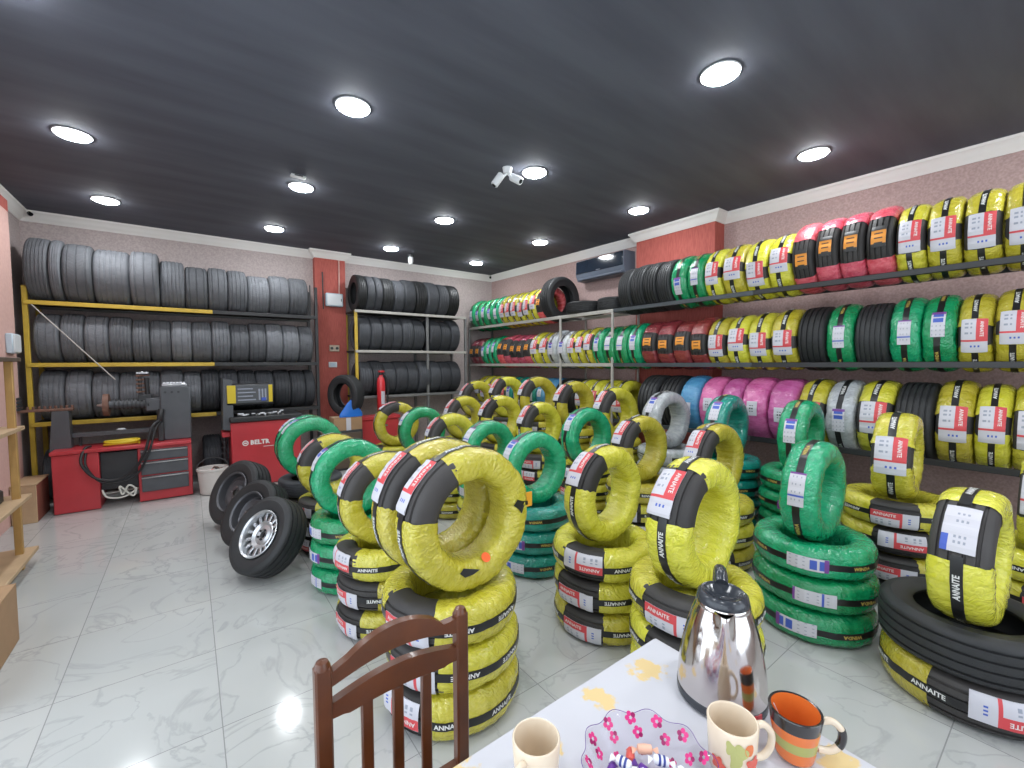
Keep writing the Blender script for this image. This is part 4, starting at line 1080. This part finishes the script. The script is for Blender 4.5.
part(MB().lathe([(.0530, .212), (.0545, .220), (.0520, .232), (.045, .238), (.034, .236), (.026, .226), (.012, .224), (0, .226)], M['kettle_black'], 48, K), 'lid', e, 50)
part(MB().lathe([(.0510, .207), (.0560, .208), (.0565, .213), (.0545, .217), (.0515, .216)], M['chrome'], 48, K), 'lid_ring', e, 50)
hd = sp + pi; hx, hy = cos(hd), sin(hd)
def hp(r, z): return (kx + r * hx, ky + r * hy, TT + z)
b = MB().tube(cab([hp(.035, .236), hp(.065, .246), hp(.105, .236), hp(.128, .19), hp(.130, .12), hp(.118, .06), hp(.078, .04)], 8), .0145, M['kettle_black'], 12)
part(b, 'handle', e, 60)
part(MB().tube([hp(.115, .055), hp(.112, .040)], [.012, .010], M['kettle_red'], 10), 'switch', e)

def mug(x, y, rim, R, hgt, yaw, kind, label):
    e = empty('mug', (x, y, TT), label, 'mug', None)
    T = Matrix.Translation((x, y, TT))
    outer = [(R * .78, 0), (R * .80, .004)]; H = hgt
    if kind == 'stripe':
        prof = [(0, .002), (R * .66, .0), (R * .70, .006), (R * .86, H * .5), (R * .98, H), (R * .99, H + .002), (R * .94, H + .002), (R * .92, H - .004), (R * .80, H * .5), (R * .64, .012), (0, .010)]
        b = MB(); cols = [(0, 'mug_orange'), (.28, 'mug_green'), (.52, 'mug_orange'), (.76, 'mug_black'), (.88, 'mug_black')]
        rad_at = lambda f: R * (.70 + .28 * f)
        cuts = [0, .12, .30, .52, .74, .92, 1.0]; cm = ['mug_orange', 'mug_orange', 'mug_green', 'mug_orange', 'mug_black', 'mug_black']
        b.lathe([(0, .0), (rad_at(0) - .004, 0), (rad_at(0), .004)], M['mug_orange'], 40, T)
        for i in range(6): b.lathe([(rad_at(cuts[i]), max(.004, H * cuts[i])), (rad_at((cuts[i] + cuts[i + 1]) / 2), H * (cuts[i] + cuts[i + 1]) / 2), (rad_at(cuts[i + 1]), H * cuts[i + 1])], M[cm[i]], 40, T)
        b.lathe([(rad_at(1), H), (rad_at(1) - .001, H + .002), (rad_at(1) - .005, H + .001)], M['mug_black'], 40, T)
        b.lathe([(rad_at(1) - .005, H + .001), (rad_at(.8) - .005, H * .8), (rad_at(.4) - .005, H * .4), (rad_at(.1) - .006, H * .1), (0, H * .09)], M['mug_orange'], 40, T)
        body = part(b, 'body', e, 50)
        hm = M['cream']
    else:
        b = MB(); prof = [(0, .004), (R * .72, .004), (R * .76, 0), (R * .82, .003), (R * .90, H * .10), (R * .94, H * .5), (R, H - .002), (R - .0015, H), (R - .0035, H), (R - .005, H - .003), (R * .94 - .005, H * .5), (R * .88 - .005, H * .1), (R * .78, .010), (0, .009)]
        b.lathe(prof, M['cream'], 44, T); body = part(b, 'body', e, 50); hm = M['cream']
        if kind == 'flower':
            d = MB()
            def patch(a0, z0, ra, rz, m, lobes):
                pts = []
                for i in range(30):
                    q = 2 * pi * i / 30; s_ = 1 + .22 * cos(lobes * q)
                    a = a0 + ra / R * s_ * cos(q); z = z0 + rz * s_ * sin(q); r = R * (.90 + .10 * (z / H)) + .0009
                    pts.append((x + r * cos(a), y + r * sin(a), TT + z))
                d.add(pts, [list(range(30))], m)
            av = atan2(-y, -x)
            for a0, z0, ra, rz, m, l in ((-.55, .030, .013, .013, 'mug_red', 5), (.95, .040, .016, .016, 'mug_red', 5), (.35, .066, .012, .016, 'mug_leaf', 3), (.15, .050, .010, .018, 'mug_leaf', 3), (-.2, .020, .014, .010, 'mug_red', 5), (.7, .072, .007, .014, 'mug_orange', 2), (.6, .020, .012, .012, 'mug_orange', 5), (-.05, .072, .008, .012, 'mug_leaf', 3)):
                patch(av + a0, z0, ra, rz, M[m], l)
            part(d, 'flower_decor', e, 60)
        elif kind == 'plain':
            d = MB()
            for a0, z0 in ((-.4, .02), (.2, .03), (.7, .018)):
                av = atan2(-y, -x); pts = []
                for i in range(20):
                    q = 2 * pi * i / 20; s_ = 1 + .25 * cos(5 * q); a = av + a0 + .010 / R * s_ * cos(q); z = z0 + .010 * s_ * sin(q); r = R * (.905 + .09 * (z / H)) + .001
                    pts.append((x + r * cos(a), y + r * sin(a), TT + z))
                d.add(pts, [list(range(20))], M['mug_leaf'])
            part(d, 'leaf_decor', e, 60)
    hx, hy = cos(yaw), sin(yaw)
    q = lambda r, z: (x + r * hx, y + r * hy, TT + z)
    hb = part(MB().tube(cab([q(R * .93, H * .80), q(R * 1.35, H * .84), q(R * 1.72, H * .66), q(R * 1.70, H * .38), q(R * 1.35, H * .20), q(R * .86, H * .20)], 7), [.0065] * 36, hm, 10), 'handle', e, 60)
    if kind == 'stripe':
        hpth = cab([q(R * .93, H * .80), q(R * 1.35, H * .84), q(R * 1.72, H * .66), q(R * 1.70, H * .38), q(R * 1.35, H * .20), q(R * .86, H * .20)], 7)
        o = MB().tube(hpth[13:24], .0073, M['mug_black'], 12).build('black_band', hb, 60)
        tb = part(MB().tube([(x - .02, y + .03, TT + H + .002), (x - .012, y + .022, TT + H * .75), (x - .01, y + .015, TT + H * .5)], .0009, M['paper'], 6), 'teabag_string', e)
    return e
mug(.470, .562, 0, .0425, .092, rad(200), 'plain', 'cream mug standing alone at the left, near the dark wooden chair')
mug(.779, .370, 0, .0435, .096, rad(-33), 'flower', 'cream mug with red and green flower decor in front of the kettle')
mug(.903, .312, 0, .0460, .090, rad(-48), 'stripe', 'orange, olive and black striped mug at the table edge by the kettle')

# glass bowl with painted flowers
bx, by = .610, .428
e = empty('glass_bowl', (bx, by, TT), 'clear scalloped glass bowl painted with pink flowers, full of sweets', 'bowl')
T = Matrix.Translation((bx, by, TT))
n = 72; vs = []; fs = []
bp_ = [(0, .004), (.045, .004), (.060, .008), (.085, .030), (.100, .050), (.112, .062)]
bi = [(.110, .064), (.098, .053), (.083, .034), (.058, .012), (.040, .009), (0, .009)]
allp = bp_ + bi; k = len(allp)
for i in range(n):
    a = 2 * pi * i / n
    for r, z in allp:
        sc = 1 + .035 * cos(10 * a) * (r / .112) ** 3; vs.append((r * sc * cos(a), r * sc * sin(a), z + .003 * cos(10 * a) * (r / .112) ** 4))
for i in range(n):
    for q in range(k - 1): fs.append((i * k + q, ((i + 1) % n) * k + q, ((i + 1) % n) * k + q + 1, i * k + q + 1))
part(MB().add(vs, fs, M['bowl_glass'], T), 'glass', e, 60)
rim = MB().tube([(bx + .1125 * (1 + .035 * cos(10 * a)) * cos(a), by + .1125 * (1 + .035 * cos(10 * a)) * sin(a), TT + .064 + .003 * cos(10 * a)) for a in [2 * pi * i / 100 for i in range(101)]], .0006, M['candy_purple'], 6)
part(rim, 'rim_line', e, 60)
fl = MB()
for ring, (r0, z0, cnt, sz) in enumerate(((.1025, .0555, 13, .011), (.088, .039, 11, .010), (.070, .0205, 8, .008))):
    for i in range(cnt):
        a = 2 * pi * (i + .5 * ring) / cnt
        c = Vector((bx + r0 * cos(a), by + r0 * sin(a), TT + z0 + .0022)); er = Vector((cos(a), sin(a), 0)); et = Vector((-sin(a), cos(a), 0)); es = (er + Vector((0, 0, 1.1))).normalized(); nn = et.cross(es)
        if nn.z < 0: nn = -nn
        fl = MB()
        for p in range(5):
            q = 2 * pi * p / 5; pc = c + (et * cos(q) + es * sin(q)) * sz * .62 + nn * .0006
            fl.add([pc + (et * cos(w) + es * sin(w)) * sz * .42 for w in [2 * pi * j / 8 for j in range(8)]], [list(range(8))], M['bowl_pink'] if (p + i) % 4 else M['bowl_dark'])
        part(fl, 'painted_flower', e, 60)
rr = random.Random(21)
cl = [('candy_purple', 'dark purple'), ('candy_white', 'white and blue'), ('candy_red', 'red'), ('candy_peach', 'peach-coloured'), ('candy_blue', 'dark blue'), ('candy_white', 'white')]
spots = [(-.038, .052), (-.012, .044), (.014, .050), (.040, .038), (-.050, .020), (-.020, .012), (.012, .016), (.044, .006), (-.058, -.012), (-.028, -.022), (.004, -.020), (.036, -.028), (-.010, -.052), (.022, -.056)]
wh = ['at the back left', 'at the back, left of centre', 'at the back, right of centre', 'at the back right', 'at the left', 'left of the middle', 'in the middle', 'at the right', 'at the front left edge', 'left of the front', 'at the front', 'right of the front', 'lowest at the front', 'at the front right edge']
for i, (dx, dy) in enumerate(spots):
    cm, cn = cl[i % 6]; T = Matrix.Translation((bx + dx, by + dy, TT + .028 + .010 * (i % 2))) @ Matrix.Rotation(rr.random() * 3, 4, 'Z') @ Matrix.Rotation(rr.uniform(-.3, .3), 4, 'Y')
    o = bpy.data.objects.new('candy', None); COL.objects.link(o); o.matrix_world = T; o.empty_display_size = .01
    tag(o, '%s wrapped sweet %s of the glass bowl' % (cn, wh[i]), 'sweet', 'wrapped sweets in the glass bowl')
    b = MB().tube([(-.014, 0, 0), (-.012, 0, 0), (0, 0, 0), (.012, 0, 0), (.014, 0, 0)], [.003, .0075, .0085, .0075, .003], M[cm], 12)
    if cn.startswith('white and'):
        for q in (-.006, .002): b.tube([(q, 0, 0), (q + .004, 0, 0)], .0088, M['candy_blue'], 12)
    b.build('sweet_body', o, 50)
    for sgn in (-1, 1):
        f = MB(); pts = [(sgn * .013, 0, 0)] + [(sgn * (.013 + .011), .009 * sin(q), .004 * cos(q * 2.5)) for q in [-1.5, -.9, -.3, .3, .9, 1.5]]
        f.add(pts + [(p[0], p[1], p[2] - .001) for p in pts], [(0, j, j + 1) for j in range(1, 6)] + [(7, 7 + j + 1, 7 + j) for j in range(1, 6)], M[cm]); f.build('wrapper_end', o, 60)

# ------------------------------------------------------------------ wooden chair
ch = empty('dining_chair', (.36, .80, 0), 'dark-stained wooden chair with arched top rail and three slats at the table', 'chair')
cy = .92
for x, zt in ((.199, .895), (.523, .895)):
    b = MB()
    b.box((x - .0165, cy - .014, .42), (x + .0165, cy + .014, zt - .012), M['wood_dark'], .004)
    b.lathe([(.0165, -.004), (.0165, .0), (.012, .010), (0, .013)], M['wood_dark'], 16, Matrix.Translation((x, cy, zt - .013)))
    part(b, 'back_post', ch, 30)
    T = Matrix.Translation((x, cy, 0))
    part(MB().tube([(x, cy + .01, 0), (x, cy, .42)], [.017, .021], M['wood_dark'], 12), 'leg', ch)
for x in (.20, .52): part(MB().tube([(x, .50, 0), (x, .51, .40)], [.016, .021], M['wood_dark'], 12), 'leg', ch)
def rail(top, bot, name):
    n = 24; b = MB(); xa, xb = .213, .509
    T_ = [(xa + (xb - xa) * i / n, top(i / n)) for i in range(n + 1)]; B_ = [(xa + (xb - xa) * i / n, bot(i / n)) for i in range(n + 1)]
    vs = []; fs = []
    for (x, z), (x2, z2) in zip(T_, B_): vs += [(x, cy - .010, z), (x, cy + .010, z), (x2, cy + .010, z2), (x2, cy - .010, z2)]
    for i in range(n):
        for q in range(4): fs.append((i * 4 + q, i * 4 + (q + 1) % 4, (i + 1) * 4 + (q + 1) % 4, (i + 1) * 4 + q))
    fs += [(0, 1, 2, 3), (n * 4 + 3, n * 4 + 2, n * 4 + 1, n * 4)]
    part(b.add(vs, fs, M['wood_dark']), name, ch, 30)
def arch(t):
    if t < .14: return .866 + .018 * t / .14
    if t > .80: return .872 if t > .86 else .872 + .026 * (.86 - t) / .06
    return .884 + .034 * sin(pi * (t - .14) / .70) ** .8
rail(arch, lambda t: .836 + .028 * sin(pi * t), 'top_rail')
rail(lambda t: .800 + .026 * sin(pi * t), lambda t: .760 - .0 + .012 * sin(pi * t) if .12 < t < .88 else .768, 'lower_rail')
rail(lambda t: .500, lambda t: .465, 'bottom_rail')
for x in (.288, .358, .428): part(MB().box((x - .013, cy - .006, .495), (x + .013, cy + .006, .768), M['wood_dark'], .003), 'slat', ch)
part(MB().box((.18, .485, .405), (.54, .94, .44), M['wood_dark'], .012), 'seat', ch)
for x in (.20, .52): part(MB().box((x - .009, .51, .22), (x + .009, .925, .25), M['wood_dark'], .003), 'stretcher', ch)

# ------------------------------------------------------------------ stickers and torn film on the big yellow tyre nearest the chair
def big_front():
    for o in S.objects:
        if o.get('label', '').startswith('front upright yellow-wrapped tyre on the aisle row\'s first'): return o
bf = big_front()
if bf:
    UN = Matrix.Rotation(-rad(143), 4, 'Z')        # undo the spin of the tyre about its axle
    b = MB().add([(.02 * cos(a), .02 * sin(a), 0) for a in [2 * pi * i / 20 for i in range(20)]] + [(.02 * cos(a), .02 * sin(a), -.001) for a in [2 * pi * i / 20 for i in range(20)]],
                 [list(range(20)), list(range(20, 40))[::-1]] + [(i, (i + 1) % 20, (i + 1) % 20 + 20, i + 20) for i in range(20)], M['orange_stick'], Matrix.Translation((.045, -.158, .076)) @ Matrix.Rotation(rad(-42), 4, 'X'))
    b.v = [UN @ p for p in b.v]; b.build('orange_sticker', bf)
    def onface(th, rr_, lift):
        ph = math.acos(max(-1, min(1, (rr_ - RC) / AR)))
        # point of the section on the +Z side whose radius is rr_
        z = AZ * max(0, 1 - abs((rr_ - RC) / AR) ** EX) ** (1 / EX)
        return tuple(UN @ Vector((rr_ * cos(th), rr_ * sin(th), z + lift)))
    pts = [(8, .183), (14, .205), (10, .225), (6, .268), (2, .270), (4, .235), (-4, .222), (1, .207)]
    pp_ = [onface(rad(a), r, .0055) for a, r in pts]; c = Vector((0, 0, 0))
    for p in pp_: c += Vector(p)
    c /= len(pp_)
    n = len(pp_); MB().add(pp_ + [tuple(c)], [(i, (i + 1) % n, n) for i in range(n)], M['tape']).build('film_tear', bf)
    pts = [(248, .180), (262, .183), (272, .192), (262, .203), (252, .212), (244, .200)]
    pp_ = [onface(rad(a), r, .0055) for a, r in pts]; n = len(pp_); c = sum((Vector(p) for p in pp_), Vector()) / n
    MB().add(pp_ + [tuple(c)], [(i, (i + 1) % n, n) for i in range(n)], M['tape']).build('film_tear', bf)
    MB().box((.255, -.012, .045), (.318, .052, .049), M['label_tag'], .001, UN).build('orange_tag', bf)

# ------------------------------------------------------------------ daylight, camera, view
w = bpy.data.worlds.new('daylight'); S.world = w; w.use_nodes = True
bg = w.node_tree.nodes['Background']; bg.inputs[0].default_value = (.80, .90, 1.0, 1); bg.inputs[1].default_value = 2.8
cd = bpy.data.cameras.new('camera'); co = bpy.data.objects.new('camera', cd); COL.objects.link(co)
yaw, pitch, roll = rad(36.829), rad(2.753), rad(-.301)
f = Vector((sin(yaw) * cos(pitch), cos(yaw) * cos(pitch), -sin(pitch))); r_ = Vector((cos(yaw), -sin(yaw), 0)); u_ = r_.cross(f)
r2_ = r_ * cos(roll) + u_ * sin(roll); u2_ = -r_ * sin(roll) + u_ * cos(roll)
mw = Matrix.Identity(4)
for i in range(3): mw[i][0], mw[i][1], mw[i][2] = r2_[i], u2_[i], -f[i]
mw[2][3] = 1.5
co.matrix_world = mw
cd.sensor_width = 36; cd.lens = 431.9 / 1024 * 36; cd.clip_start = .02
S.camera = co
vs_ = S.view_settings; S.display_settings.display_device = 'sRGB'
vs_.view_transform = 'Standard'; vs_.look = 'None'; vs_.gamma = 1; vs_.use_curve_mapping = False; vs_.exposure = .22
S.cycles.use_denoising = True; S.cycles.max_bounces = 6; S.cycles.diffuse_bounces = 4; S.cycles.glossy_bounces = 3; S.cycles.transparent_max_bounces = 8; S.cycles.sample_clamp_indirect = 6
bpy.context.view_layer.update()
